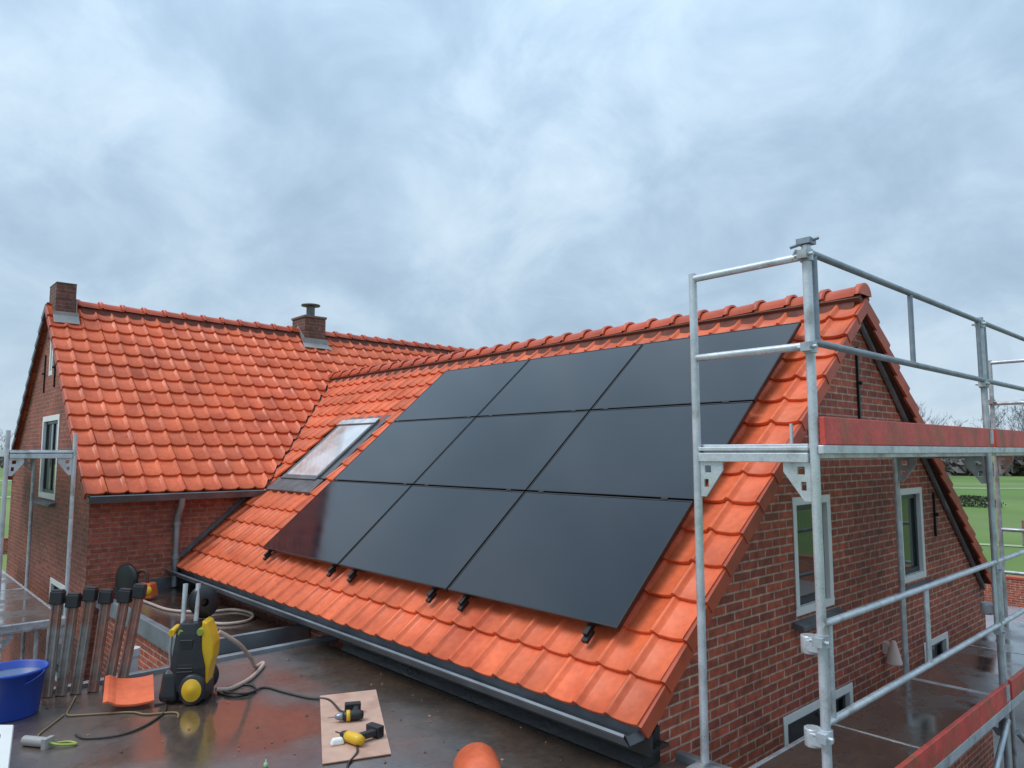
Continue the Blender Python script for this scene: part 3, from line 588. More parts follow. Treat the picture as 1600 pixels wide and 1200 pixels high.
mb = MB(); wbox(mb, fx0-0.01, fx1+0.01, fy1-0.075, fy1+0.005, 0.070, 0.088); obj('top_cover', mb, M['alu'], sk, bevel=0.006)
mb = MB(); wbox(mb, fx0+0.06, fx1-0.06, fy0+0.06, fy1-0.09, 0.055, 0.066); obj('pane', mb, M['glass_painted_sky'], sk)

# ------------------------------------------------------------------ flat roofs
FZ = -1.80
ext = empty('flat_roof', (-4.0, 1.0, GZ), label='grey wet flat roof in the foreground that tools lie on', cat='flat roof')
mb = MB(); mb.face([(-6.45, -4.5, FZ), (2.0, -4.5, FZ), (2.0, 3.70, FZ), (-2.60, 3.70, FZ), (-2.60, 3.615, FZ), (-6.45, 3.615, FZ)]); 
obj('roof_surface', mb, M['roof_near'], ext)
def crumbs():
    rg = random.Random(17); mb = MB()
    for _ in range(90):
        x, y = rg.uniform(-6.3, -2.7), rg.uniform(0.9, 3.4); r = rg.uniform(0.003, 0.011); z = FZ+0.006; tone = rg.random(); n = rg.choice((4, 5)); a0 = rg.random()*6
        ring = [(x+r*math.cos(a0+6.283*k/n)*rg.uniform(.7, 1.5), y+r*math.sin(a0+6.283*k/n)*rg.uniform(.7, 1.5), z-0.003) for k in range(n)]
        mb.mesh(ring+[(x, y, z+r*0.6)], [(k, (k+1) % n, n) for k in range(n)], tone=tone)
    return tag(obj('debris', mb, M['crumb'], recalc=True), 'crumbs of tile and mortar scattered on the wet flat roof', 'debris', kind='stuff')
M['crumb'] = mat('tile_crumbs', (0.26, 0.12, 0.075), 0.8, tone=0.7)
crumbs()
mb = MB(); mb.span((-6.40, -4.45, GZ), (1.95, 3.55, FZ-0.02)); brk = obj('wall', mb, M['bitumen'], ext)
mb = MB()
mb.span((-6.52, -4.5, FZ-0.09), (-6.45, 3.61, FZ+0.035)); mb.span((-2.62, 3.70, FZ-0.10), (2.0, 3.76, FZ+0.04)); obj('edge_trim', mb, M['zinc'], ext, bevel=0.006)
mb = MB()
mb.mesh([Vector(q) for q in ((-6.06, 3.43, FZ+.004), (GX+0.02, 3.43, FZ+.004), (GX+0.02, 3.575, FZ+.20), (-6.06, 3.575, FZ+.20), (-6.06, 3.612, FZ+.20), (GX+0.02, 3.612, FZ+.20), (-6.06, 3.612, FZ+.004), (GX+0.02, 3.612, FZ+.004))], [(0, 1, 2, 3), (3, 2, 5, 4), (0, 3, 4, 6), (1, 7, 5, 2)])
obj('upstand', mb, M['bitumen'], ext)
ext2 = empty('flat_roof', (-8.7, 3.0, GZ), label='brown wet flat roof against the main house wall, behind the gap', cat='flat roof')
mb = MB(); mb.face([(-10.37, 2.43, FZ), (-7.08, 2.43, FZ), (-7.08, 3.615, FZ), (-10.37, 3.615, FZ)]); obj('roof_surface', mb, M['roof_far'], ext2)
mb = MB(); mb.span((-10.37, 2.40, FZ-0.13), (-7.02, 2.47, FZ+0.05)); mb.span((-7.08, 2.47, FZ-0.10), (-7.02, 3.61, FZ+0.05)); obj('edge_trim', mb, M['zinc'], ext2, bevel=0.006)
ew = brick_box('wall', -10.36, -7.06, 2.45, 3.60, GZ, FZ-0.02, ext2, M['brick'])

# ------------------------------------------------------------------ solar panels
PO = Vector((-8.240, 3.602, -1.101)); PA, PB = 1.76, 1.1658
def pw(x, s, h): return PO + Vector((1, 0, 0))*x + wes*s + wnz*h
def pbox(mb, xa, xb, sa, sb, h0, h1, mi=0):
    P = [pw(a, b, h) for h in (h0, h1) for a, b in ((xa, sa), (xb, sa), (xb, sb), (xa, sb))]
    mb.mesh(P, [(3, 2, 1, 0), (4, 5, 6, 7), (0, 1, 5, 4), (1, 2, 6, 5), (2, 3, 7, 6), (3, 0, 4, 7)], mi=mi)
rowname = ['bottom row', 'middle row', 'top row']; colname = ['left', 'centre', 'right']
extra = {(0, 0): 'bottom left corner of the nine, below the skylight', (0, 1): 'middle of the bottom row of the nine', (0, 2): 'bottom right corner of the nine, nearest the gutter end',
         (1, 0): 'left in the middle row, beside the skylight', (1, 1): 'in the very centre of the nine', (1, 2): 'right in the middle row, next to the gable verge',
         (2, 0): 'top left corner of the nine, nearest the valley', (2, 1): 'middle of the top row, under the ridge', (2, 2): 'top right corner of the nine, behind the scaffold guardrail'}
first = None
for j in range(3):
    for i in range(3):
        base = pw(i*PA, j*PB, -0.035)
        p = empty('solar_panel', base, label='black solar panel, '+extra[(j, i)], cat='solar panel', group='solar panels on the orange roof')
        if first is None:
            mb = MB(); g = 0.010; a0, a1, b0, b1 = g, PA-g, g, PB-g; w = 0.011
            pbox(mb, a0, a1, b0, b0+w, -0.035, 0); pbox(mb, a0, a1, b1-w, b1, -0.035, 0); pbox(mb, a0, a0+w, b0+w, b1-w, -0.035, 0); pbox(mb, a1-w, a1, b0+w, b1-w, -0.035, 0)
            f0 = obj('frame', mb, M['black_metal'], p); mb = MB(); pbox(mb, a0+w, a1-w, b0+w, b1-w, -0.012, -0.0025); g0 = obj('glass', mb, M['panel'], p)
            first = (f0, g0)
        else:
            for s in first: c = s.copy(); COL.objects.link(c); c.parent = p
# mounting rails under the panels, ends showing at the bottom edge
raillab = ['first from the left', 'second from the left', 'third from the left', 'third from the right', 'second from the right', 'last at the right']
for k, x in enumerate((0.12, 1.62, 2.02, 3.30, 3.72, 5.02)):
    r = empty('mounting_rail', pw(x, -0.10, -0.08), label='black mounting rail end poking out below the panels, '+raillab[k], cat='mounting rail', group='rails under the solar panels')
    mb = MB(); pbox(mb, x-0.02, x+0.02, -0.06, 3*PB+0.03, -0.074, -0.038); obj('rail', mb, M['black_metal'], r, bevel=0.003)
    mb = MB(); pbox(mb, x-0.024, x+0.024, -0.095, 0.004, -0.095, -0.066); obj('end_hook', mb, M['black_metal'], r, bevel=0.004)
    for s in (PB, 2*PB):
        mb = MB(); pbox(mb, x-0.03, x+0.03, s-0.009, s+0.009, -0.05, 0.004); obj('clamp', mb, M['black_metal'], r)

# ------------------------------------------------------------------ scaffolds
def ledge_box(mb, a, b, w, h):
    """box beam from a to b, top face at a.z/b.z, width w across, height h"""
    a, b = Vector(a), Vector(b); d = (b-a).normalized(); s = d.cross(Vector((0, 0, 1))).normalized()*w/2; u = Vector((0, 0, h))
    P = [a-s-u, a+s-u, b+s-u, b-s-u, a-s, a+s, b+s, b-s]; mb.mesh(P, [(0, 3, 2, 1), (4, 5, 6, 7), (0, 1, 5, 4), (1, 2, 6, 5), (2, 3, 7, 6), (3, 0, 4, 7)])
def frame_part(parent, Pi, Po, deck, zlo, ztop_i, ztop_o, m, gus=True):
    """one standard frame: two tubes, a transom at each deck and pierced gussets in the corners"""
    Pi, Po = Vector(Pi), Vector(Po); ac = (Po-Pi).normalized(); mb = MB(); r = 0.0242
    for P, zt in ((Pi, ztop_i), (Po, ztop_o)):
        mb.tube((P.x, P.y, zlo), (P.x, P.y, zt), r, 14)
    fr = obj('frame', mb, m, parent)
    for dz in deck:
        mb = MB(); a = Pi+ac*r; b = Po-ac*r
        ledge_box(mb, (a.x, a.y, dz-0.012), (b.x, b.y, dz-0.012), 0.05, 0.022); ledge_box(mb, (a.x, a.y, dz-0.045), (b.x, b.y, dz-0.045), 0.055, 0.05)
        obj('transom', mb, m, fr, bevel=0.004)
        if gus:
            for P, sg in ((Pi, 1), (Po, -1)):
                c = P+ac*sg*r; mb = MB(); yv = ac*sg
                outl = [(0, 0), (0.145, 0), (0.145, -0.05), (0.035, -0.20), (0, -0.20)]
                holes = [[(0.028, -0.022), (0.070, -0.022), (0.070, -0.062), (0.028, -0.062)], [(0.022, -0.10), (0.052, -0.10), (0.052, -0.145), (0.022, -0.145)]]
                bm = bmesh.new(); es = []
                for lp in [outl]+holes:
                    vs = [bm.verts.new(Vector((c.x, c.y, dz-0.095))+yv*q[0]+Vector((0, 0, q[1]))) for q in lp]
                    for i in range(len(vs)): es.append(bm.edges.new((vs[i], vs[(i+1) % len(vs)])))
                bmesh.ops.triangle_fill(bm, use_beauty=True, edges=es)
                n = ac.cross(Vector((0, 0, 1)))
                ret = bmesh.ops.extrude_face_region(bm, geom=bm.faces[:]); ev = [v for v in ret['geom'] if isinstance(v, bmesh.types.BMVert)]
                bmesh.ops.translate(bm, verts=ev, vec=n*0.012); bmesh.ops.translate(bm, verts=bm.verts, vec=-n*0.006-wloc(fr)); bmesh.ops.recalc_face_normals(bm, faces=bm.faces)
                me = bpy.data.meshes.new('gusset'); bm.to_mesh(me); bm.free(); me.materials.append(m)
                o = bpy.data.objects.new('gusset', me); COL.objects.link(o); o.parent = fr
    return fr
def rail(mb, a, b, r=0.0195): mb.tube(a, b, r, 12)
SX, SY, SW, SB = -2.395, 3.667, 0.70, 3.058
XO = SX+SW
DU, DL = 0.040, -1.90
RU, RM, RL, RLM = 1.052, 0.573, -0.866, -1.345
sc = empty('scaffold', (-2.05, 6.7, GZ), label='aluminium scaffold with red toe boards along the right gable', cat='scaffold')
fy = [SY+k*SB for k in range(3)]
for k, y in enumerate(fy):
    frame_part(sc, (SX, y, 0), (XO, y, 0), (DU, DL), FZ+0.06 if k == 0 else GZ+0.05, RU+0.01 if k != 1 else DU-0.02, RU+0.035, M['alu'] if k == 0 else M['steel'])
mb = MB()
for k, y in enumerate(fy):
    for x in (SX, XO):
        z = (FZ+0.02 if k == 0 and x == SX else (FZ+.02 if k == 0 else GZ+0.03)); mb.box((x, y, z), (0.15, 0.15, 0.02))
obj('base_plate', mb, M['steel'], sc)
for k in range(2):
    a, b = fy[k], fy[k+1]
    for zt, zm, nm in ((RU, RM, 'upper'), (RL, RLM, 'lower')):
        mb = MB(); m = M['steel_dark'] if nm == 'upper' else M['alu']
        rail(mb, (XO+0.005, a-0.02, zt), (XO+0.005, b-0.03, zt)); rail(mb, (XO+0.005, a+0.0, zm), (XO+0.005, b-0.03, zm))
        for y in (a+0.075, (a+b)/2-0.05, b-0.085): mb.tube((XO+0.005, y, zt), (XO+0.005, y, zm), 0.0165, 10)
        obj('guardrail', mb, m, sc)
    # decks: plywood in aluminium frame
    for dz in (DU, DL):
        dk = MB(); dk.span((SX+0.035, a+0.03, dz-0.012), (XO-0.035, b-0.03, dz)); d = obj('deck', dk, M['deck'], sc)
        mb = MB()
        for x in (SX+0.0, XO-0.04): mb.span((x+0.004, a+0.025, dz-0.075), (x+0.034, b-0.025, dz+0.004))
        for y in (a+0.01, (a+b)/2, b-0.03): mb.span((SX+0.036, y+0.001, dz-0.07), (XO-0.038, y+0.02, dz+(0.003 if y > a+.1 else 0.002)))
        obj('deck_frame', mb, M['alu'], d, bevel=0.003)
        mb = MB(); mb.span((XO+0.028, a-0.02, dz-0.050 if dz > -1 else dz-0.075), (XO+0.058, b-0.04, dz-0.006)); obj('ledger', mb, M['alu'], sc, bevel=0.004)
        mb = MB(); mb.span((XO+0.030, a+0.0, dz-0.003), (XO+0.060, b-0.10, dz+0.140)); t = obj('toe_board', mb, M['red_board'], sc, bevel=0.004)
        mb = MB()
        mb.span((XO+0.026, b-0.12, dz+0.0), (XO+0.030, b-0.06, dz+0.135)); mb.span((XO+0.0602, b-0.17, dz+0.02), (XO+0.064, b-0.08, dz+0.13)); obj('end_bracket', mb, M['steel'], t)
# end guardrails of first and last frame
for y, zz in ((fy[0], (RU, RM)), (fy[2], (RU, RM, RL, RLM))):
    for z in zz:
        mb = MB(); rail(mb, (SX, y, z-0.02), (XO, y, z-0.02), 0.021); obj('end_rail', mb, M['alu'] if y == fy[0] else M['steel'], sc)
# couplers and wedge housings on the standards
def coupler(p, ax=(1, 0, 0)):
    mb = MB(); p = Vector(p); mb.tube(p-Vector((0, 0, 0.03)), p+Vector((0, 0, 0.03)), 0.034, 12); mb.box(p+Vector((0.0, -0.035, 0)), (0.05, 0.05, 0.045)); mb.tube(p+Vector((-0.05, -0.03, 0)), p+Vector((0.05, -0.03, 0)), 0.010, 8)
    return obj('coupler', mb, M['steel'], sc)
for p in ((XO, fy[0], RU-0.02), (XO, fy[0], RM-0.03), (XO, fy[0], RL-0.08), (XO, fy[0], RLM-0.06), (XO, fy[1], RU-0.02), (XO, fy[1], RM-0.03), (XO, fy[1], RL-0.05), (XO, fy[1], RLM-0.05), (SX, fy[2], RM)): coupler(p)
# claw at the top of the near outer post, short stub on the deck, tie tubes into the wall
mb = MB(); mb.box((XO, fy[0], RU+0.055), (0.075, 0.075, 0.03)); mb.tube((XO-0.05, fy[0], RU+0.02), (XO-0.075, fy[0]-0.01, RU-0.03), 0.012, 8); mb.tube((XO-0.07, fy[0]-0.04, RU+0.03), (XO+0.06, fy[0]+0.02, RU+0.07), 0.010, 8); obj('post_cap', mb, M['steel_dark'], sc)
mb = MB(); mb.tube((XO-0.13, fy[0]+0.02, DU), (XO-0.13, fy[0]+0.02, DU+0.11), 0.009, 8); obj('toe_board_pin', mb, M['alu'], sc)
for k, (y, z) in enumerate(((fy[0]+0.02, RL-0.12), (fy[0]+0.02, RLM-0.10), (fy[1]+0.02, RLM+0.10))):
    mb = MB(); mb.tube((XO-0.09, y+0.03, z-0.045), (XO-0.09, y+0.03, z+0.045), 0.045, 10); mb.box((XO-0.055, y+0.01, z), (0.07, 0.05, 0.06)); obj('tube_clamp', mb, M['alu'], sc, bevel=0.006)
# diagonal brace low on the outer face
mb = MB(); rail(mb, (XO+0.03, fy[0]+0.2, -3.9), (XO+0.03, fy[1]-0.05, -2.05), 0.021); rail(mb, (XO+0.03, fy[1]+0.2, -2.2), (XO+0.03, fy[2]-0.05, -3.9), 0.021); obj('brace', mb, M['steel'], sc)

# scaffold at the gable of the main house
LX, LYI, LYO = -10.06, 2.02, 1.34
s2 = empty('scaffold', (-11.4, 1.5, GZ), label='aluminium scaffold against the left gable with grey deck', cat='scaffold')
for k in range(3):
    x = LX-2.57*k
    frame_part(s2, (x, LYI, 0), (x, LYO, 0), (0.03, -1.95), GZ+0.05, 0.24 if k == 0 else 0.0, 0.26 if k == 0 else 0.30, M['alu'] if k == 0 else M['steel'])
mb = MB()
for k in range(3):
    for y in (LYI, LYO): mb.box((LX-2.57*k, y, GZ+0.03), (0.15, 0.15, 0.02))
obj('base_plate', mb, M['steel'], s2)
for k in range(2):
    a, b = LX-2.57*(k+1), LX-2.57*k
    for dz in (0.03, -1.95):
        if dz > 0 and k == 0: pass
        dk = MB(); dk.span((a+0.03, LYO+0.035, dz-0.012), (b-0.03, LYI-0.035, dz)); d = obj('deck', dk, M['deck_grey'], s2)
        mb = MB()
        for y in (LYO+0.004, LYI-0.034): mb.span((a+0.025, y, dz-0.075), (b-0.025, y+0.03, dz+0.004))
        for x in (a+0.01, b-0.03): mb.span((x, LYO+0.036, dz-0.07), (x+0.02, LYI-0.036, dz+0.003))
        obj('deck_frame', mb, M['alu'], d, bevel=0.003)
mb = MB(); mb.span((LX-0.02, LYO-0.25, -2.03), (LX+0.035, LYI+0.02, -1.945)); obj('deck_end_beam', mb, M['alu'], s2, bevel=0.005)
mb = MB(); rail(mb, (LX+0.03, LYO-0.15, -2.35), (LX+0.03, LYI-0.15, -3.35), 0.022); obj('brace', mb, M['alu'], s2)
mb = MB(); rail(mb, (LX+0.06, LYO-0.25, -2.80), (LX+0.06, LYI-0.45, -3.35), 0.022); obj('brace', mb, M['alu'], s2)
mb = MB(); mb.tube((LX+0.03, LYO+0.33, -2.58), (LX+0.03, LYO+0.33, -2.48), 0.04, 12); mb.tube((LX-0.02, LYO+0.40, GZ+.02), (LX-0.02, LYO+0.40, -2.03), 0.022, 12); obj('post', mb, M['steel'], s2)

# ------------------------------------------------------------------ things on the flat roofs
CY = R_(47.49)     # a yaw that faces the viewer
# pressure washer
wz0 = FZ
pw_ = empty('pressure_washer', (-5.66, 1.98, wz0), CY+0.12, label='black and yellow pressure washer with steel handle on the flat roof', cat='pressure washer')
def lobj(name, mb, m, parent, **k): return obj(name, mb, m, parent, local=True, **k)
mb = MB()
mb.prism([(-0.13, -0.12), (0.13, -0.12), (0.13, 0.12), (-0.13, 0.12)], 0.04, 0.10)
prof = [(0.145, 0.08, 0.11, 0.01), (0.135, 0.24, 0.11, 0.01), (0.112, 0.36, 0.10, 0.0), (0.098, 0.47, 0.085, 0.0), (0.075, 0.54, 0.07, 0.0)]
vs = []; fs = []
for hx, z, hy, ox in prof:
    for kx, ky in ((-1, -1), (-.6, -1.25), (.6, -1.25), (1, -1), (1, .9), (-1, .9)): vs.append((kx*hx+ox-0.02, ky*hy, z))
for i in range(len(prof)-1):
    for k in range(6): fs.append((i*6+k, i*6+(k+1) % 6, (i+1)*6+(k+1) % 6, (i+1)*6+k))
fs += [tuple(reversed(range(6))), tuple(range(24, 30))]; mb.mesh(vs, fs)
mb.box((0.0, -0.02, 0.07), (0.30, 0.20, 0.10))
for q in range(5): mb.box((-0.02, -0.138+0.006*q, 0.22+0.022*q), (0.13-0.008*q, 0.02, 0.009))
mb.box((-0.02, -0.105, 0.40), (0.10, 0.04, 0.07))
lobj('body', mb, M['black'], pw_, bevel=0.015, seg=3)
mb = MB(); mb.box((-0.14, -0.04, 0.125), (0.17, 0.25, 0.22), taper=0.72); lobj('motor_cover', mb, M['black'], pw_, bevel=0.045, seg=4)
mb = MB(); mb.prism([(0.0, 0.02), (0.045, 0.02), (0.07, 0.17), (0.098, 0.26), (0.10, 0.35), (0.075, 0.43), (0.04, 0.50), (0.0, 0.52)], -0.09, 0.09, Matrix.Translation((0.085, 0, 0.04)) @ Matrix.Rotation(PI/2, 4, 'X'))
lobj('cover', mb, M['yellow'], pw_, bevel=0.014, seg=3)
for sgn in (1, -1):
    mb = MB(); Mx = Matrix.Rotation(PI/2*sgn, 3, 'X'); sx = 0.055
    mb.lathe([(0.055, -0.03), (0.098, -0.03), (0.106, -0.015), (0.106, 0.015), (0.098, 0.03), (0.055, 0.03)], (sx, -0.16*sgn, 0.106), 28, Mx); w = lobj('wheel', mb, M['black'], pw_)
    mb = MB(); mb.lathe([(0.0, 0.036), (0.03, 0.036), (0.035, 0.030), (0.075, 0.033), (0.082, 0.026), (0.082, -0.02), (0, -0.02)], (sx, -0.16*sgn, 0.106), 28, Mx); lobj('rim', mb, M['yellow'], w)
for hx in (-0.105, 0.0):
    mb = MB(); mb.tube((hx, 0.02, 0.50), (hx, 0.05, 0.80), 0.020, 12); lobj('handle', mb, M['alu'], pw_)
mb = MB(); mb.lathe([(0.03, -0.05), (0.115, -0.05), (0.115, -0.04), (0.07, -0.035), (0.07, 0.035), (0.115, 0.04), (0.115, 0.05), (0.03, 0.05)], (0.035, 0.10, 0.66), 22, Matrix.Rotation(PI/2, 3, 'X') @ Matrix.Rotation(0.5, 3, 'Y')); lobj('hose_reel', mb, M['black'], pw_)
for hx, hz in ((-0.15, 0.48), (-0.075, 0.475), (0.075, 0.48)):
    mb = MB(); mb.tube((hx, -0.10, hz), (hx, 0.04, hz+0.01), 0.026, 12); lobj('clip', mb, M['yellow'] if hx < -0.1 else M['green'], pw_, bevel=0.003)
mb = MB(); mb.path([(-0.16, -0.05, 0.20), (-0.17, -0.06, 0.35), (-0.165, -0.05, 0.46)], 0.012, 8); lobj('lance', mb, M['grey_plastic'], pw_)
# its hose: over the gap and round on the near roof, loops on the brown roof
def smooth_path(pts, k=6):
    P = [Vector(p) for p in pts]; out = []
    for i in range(len(P)-1):
        a, b, c, d = P[max(i-1, 0)], P[i], P[i+1], P[min(i+2, len(P)-1)]
        for q in range(k):
            t = q/k; out.append(0.5*((2*b)+(c-a)*t+(2*a-5*b+4*c-d)*t*t+(-a+3*b-3*c+d)*t**3))
    return out+[P[-1]]
mb = MB(); mb.path(smooth_path([(-5.55, 2.12, -1.33), (-5.58, 2.28, -1.45), (-5.75, 2.45, -1.62), (-6.0, 2.60, -1.77), (-6.08, 2.70, -1.775), (-6.0, 2.66, -1.782), (-5.75, 2.45, -1.782), (-5.62, 2.25, -1.782), (-5.6, 2.13, -1.76)]), 0.016, 10)
tag(obj('hose', mb, M['hose']), 'beige hose looping from the pressure washer over the flat roof edge', 'hose')
mb = MB(); mb.path(smooth_path([(-10.0, 2.72, FZ+.016), (-9.4, 2.75, FZ+.016), (-8.8, 2.82, FZ+.016), (-8.45, 3.10, FZ+.016), (-8.35, 3.36, FZ+.016), (-8.0, 3.42, FZ+.016), (-7.72, 3.25, FZ+.016), (-7.75, 3.0, FZ+.016), (-8.0, 2.88, FZ+.018), (-8.1, 2.75, FZ+.018), (-7.9, 2.62, FZ+.016), (-7.5, 2.60, FZ+.018)]), 0.016, 10)
tag(obj('hose', mb, M['hose']), 'long pale hose lying in bends on the brown flat roof', 'hose')
# bucket
pw_.scale = (0.88, 1.0, 1.02)
bk = empty('bucket', (-6.15, 0.93, FZ), CY, label='blue bucket filled with water beside the upright boards', cat='bucket')
mb = MB(); mb.lathe([(0.0, 0.0), (0.165, 0.0), (0.170, 0.01), (0.202, 0.29), (0.218, 0.295), (0.220, 0.31), (0.211, 0.316), (0.198, 0.31), (0.165, 0.02), (0, 0.015)], (0, 0, 0), 40); lobj('body', mb, M['blue'], bk)
mb = MB(); mb.lathe([(0.0, 0.262), (0.193, 0.262)], (0, 0, 0), 40); lobj('water', mb, M['water'], bk)
mb = MB(); mb.path([(0.226*math.cos(t), 0.226*math.sin(t)*0.25-0.226*abs(math.sin(t))*0.9, 0.30-0.09*math.sin(t)) for t in [PI*q/16 for q in range(17)]], 0.006, 8); lobj('handle', mb, M['blue'], bk)
# upright boards with black caps
blab = ['grey upright board with black cap next to the scaffold deck, first from the left', 'grey upright board with black cap, second from the left', 'grey upright board with raised black cap, third from the left',
        'brownish upright board with black cap, third from the right', 'reddish upright board with black cap, second from the right', 'reddish upright board with black cap, nearest the washer']
for k in range(6):
    t = k/5; jt = random.uniform(-0.02, 0.02); base = Vector((-6.40+0.16*t, 1.20+0.46*t+jt, FZ)); b = empty('board', base, CY+0.1, label=blab[k], cat='board', group='upright boards with black caps')
    tl = R_(2+4.5*t+random.uniform(-1.2, 1.2)); h = 0.69+random.uniform(-0.015, 0.02)+0.03*(k == 2)-0.02*(k == 1)
    rot = Matrix.Rotation(tl, 3, 'Y') @ Matrix.Rotation(R_(-4), 3, 'X')
    mb = MB(); mb.box(rot @ Vector((0, 0, h/2)), (0.072, 0.03, h), rot)
    for q in (-0.024, 0.024): mb.box(rot @ Vector((q, -0.022, h/2)), (0.014, 0.016, h*0.98), rot)
    lobj('plank', mb, M['timber'] if k < 3 else M['timber_red'], b, bevel=0.004)
    mb = MB(); mb.box(rot @ Vector((0, -0.006, h+0.015)), (0.092, 0.07, 0.095), rot); mb.box(rot @ Vector((0, -0.006, h+0.066)), (0.085, 0.055, 0.018), rot); lobj('cap', mb, M['black'], b, bevel=0.008)
# loose pan tiles
def loose_tile(loc, rz, tilt, label, roll=0):
    mb = MB(); n = 12; W_, L_ = 0.32, 0.42; top = []; bot = []
    for r in range(5):
        for i in range(n+1):
            u = i/n; h = 0.055*math.cos((u-0.55)*PI*1.5)**2*0.0 + 0.024*(2*u-1)**2 + (0.016*math.sin(PI*u/0.22) if u < 0.22 else 0)
            top.append((u*W_-W_/2, r/4*L_-L_/2, h+0.014)); bot.append((u*W_-W_/2, r/4*L_-L_/2, h))
    m_ = n+1; N_ = len(top); fs = []
    for r in range(4):
        for i in range(n): a = r*m_+i; fs += [(a, a+1, a+m_+1, a+m_), (N_+a, N_+a+m_, N_+a+m_+1, N_+a+1)]
    for i in range(n): fs += [(i, N_+i, N_+i+1, i+1), (4*m_+i, 4*m_+i+1, N_+4*m_+i+1, N_+4*m_+i)]
    for r in range(4): a = r*m_; b = r*m_+n; fs += [(a, a+m_, N_+a+m_, N_+a), (b, N_+b, N_+b+m_, b+m_)]
    mb.mesh(top+bot, fs, smooth=False); o = obj('roof_tile', mb, M['tile']); o.location = loc; o.rotation_euler = (tilt, roll, rz)
    return tag(o, label, 'roof tile')
loose_tile((-5.86, 1.60, FZ+0.07), CY+0.5, 0.16, 'loose orange roof tile lying left of the pressure washer', 0.10)
# ridge tile standing at the lower edge of the picture
mb = MB(); n = 14; P = []
for s in (-0.2, 0.2):
    for rr in (0.135, 0.118):
        P += [(s, rr*math.cos(PI*q/n), rr*1.05*math.sin(PI*q/n)) for q in range(n+1)]
m_ = n+1; fs = []
for q in range(n): fs += [(q, q+1, 2*m_+q+1, 2*m_+q), (m_+q, 3*m_+q, 3*m_+q+1, m_+q+1), (q, m_+q, m_+q+1, q+1), (2*m_+q, 2*m_+q+1, 3*m_+q+1, 3*m_+q)]
fs += [(0, 2*m_, 3*m_, m_), (n, m_+n, 3*m_+n, 2*m_+n)]
mb.mesh(P, fs, smooth=True); o = obj('ridge_tile', mb, M['tile']); o.location = (-3.155, 2.650, FZ); o.rotation_euler = (0, 0, CY+PI/2+0.15)
tag(o, 'loose rounded orange ridge tile lying near the front of the flat roof', 'ridge tile')
# cardboard with two cordless tools
mb = MB(); mb.prism([(-5.03, 2.68), (-4.87, 3.06), (-3.80, 2.50), (-3.95, 2.13)], FZ+0.004, FZ+0.010)
tag(obj('cardboard', mb, M['card']), 'flat piece of pale brown cardboard with two power tools on it', 'cardboard')
def drill(loc, rz, label, sc_=1.0, yellow=True):
    d = empty('cordless_drill', loc, rz, label=label, cat='power tool'); k = sc_; z = 0.036*k
    my = M['yellow'] if yellow else M['black']
    mb = MB(); mb.lathe([(0.0, -0.10*k), (0.026*k, -0.095*k), (0.034*k, -0.06*k), (0.034*k, 0.02*k), (0.028*k, 0.045*k), (0, 0.045*k)], (0, 0, z), 18, Matrix.Rotation(PI/2, 3, 'Y')); lobj('motor_housing', mb, my, d)
    mb = MB(); mb.lathe([(0.0, 0.045*k), (0.027*k, 0.046*k), (0.027*k, 0.062*k), (0.020*k, 0.085*k), (0.012*k, 0.098*k), (0.004*k, 0.10*k), (0.004*k, 0.15*k), (0, 0.152*k)], (0, 0, z), 16, Matrix.Rotation(PI/2, 3, 'Y')); lobj('chuck', mb, M['black'] if yellow else M['zinc'], d)
    mb = MB(); mb.box((-0.045*k, -0.085*k, z), (0.042*k, 0.13*k, 0.042*k), Matrix.Rotation(-0.18, 3, 'Z')); lobj('grip', mb, M['black'], d, bevel=0.010)
    mb = MB(); mb.box((-0.030*k, -0.165*k, z), (0.115*k, 0.055*k, 0.07*k)); lobj('battery', mb, M['black'], d, bevel=0.008)
    mb = MB(); mb.box((-0.008*k, -0.032*k, z), (0.018*k, 0.03*k, 0.016*k)); lobj('trigger', mb, M['orange'], d, bevel=0.004)
    return d
drill((-4.09, 2.40, FZ+0.012), CY+2.5, 'yellow and black cordless drill at the front of the cardboard', 1.0)
d2 = drill((-4.43, 2.58, FZ+0.012), CY+3.4, 'black cordless drill with a yellow collar at the back of the cardboard', 0.95, False)
mb = MB(); mb.lathe([(0.0335, -0.005), (0.036, -0.005), (0.036, 0.02), (0.033, 0.02)], (0, 0, 0.036*0.95), 18, Matrix.Rotation(PI/2, 3, 'Y')); lobj('collar', mb, M['yellow'], d2)
# white grip of a rag beside the front drill
mb = MB(); mb.box((0, 0, 0.02), (0.09, 0.05, 0.04), taper=0.7); o = obj('glove', mb, M['white'], bevel=0.012); o.location = (-4.14, 2.33, FZ+0.010); o.rotation_euler = (0, 0, CY+0.4); tag(o, 'small white lump beside the front drill on the cardboard', 'cloth')
# cables
def cable(name, pts, r, m, label): mb = MB(); mb.path(smooth_path(pts), r, 6); return tag(obj(name, mb, m), label, 'cable')
zc = FZ+0.008
cable('cable', [(-6.25, 1.35, zc), (-6.0, 1.26, zc), (-5.85, 1.22, zc), (-5.78, 1.30, zc), (-5.62, 1.55, zc), (-5.5, 1.62, zc), (-5.40, 1.78, zc), (-5.28, 1.76, zc)], 0.007, M['cable_brown'], 'thin brown cable running from the boards across the wet roof')
cable('cable', [(-5.87, 1.20, zc), (-5.72, 1.10, zc), (-5.60, 1.02, zc), (-5.50, 0.98, zc)], 0.006, M['cable_brown'], 'short brown cable loop between bucket and grey connector')
cable('cable', [(-5.42, 1.18, zc), (-5.30, 1.22, zc), (-5.22, 1.38, zc), (-5.28, 1.55, zc), (-5.45, 1.72, zc), (-5.62, 1.78, zc), (-5.66, 1.72, zc)], 0.007, M['cable_black'], 'dark cable curving over the roof in front of the washer')
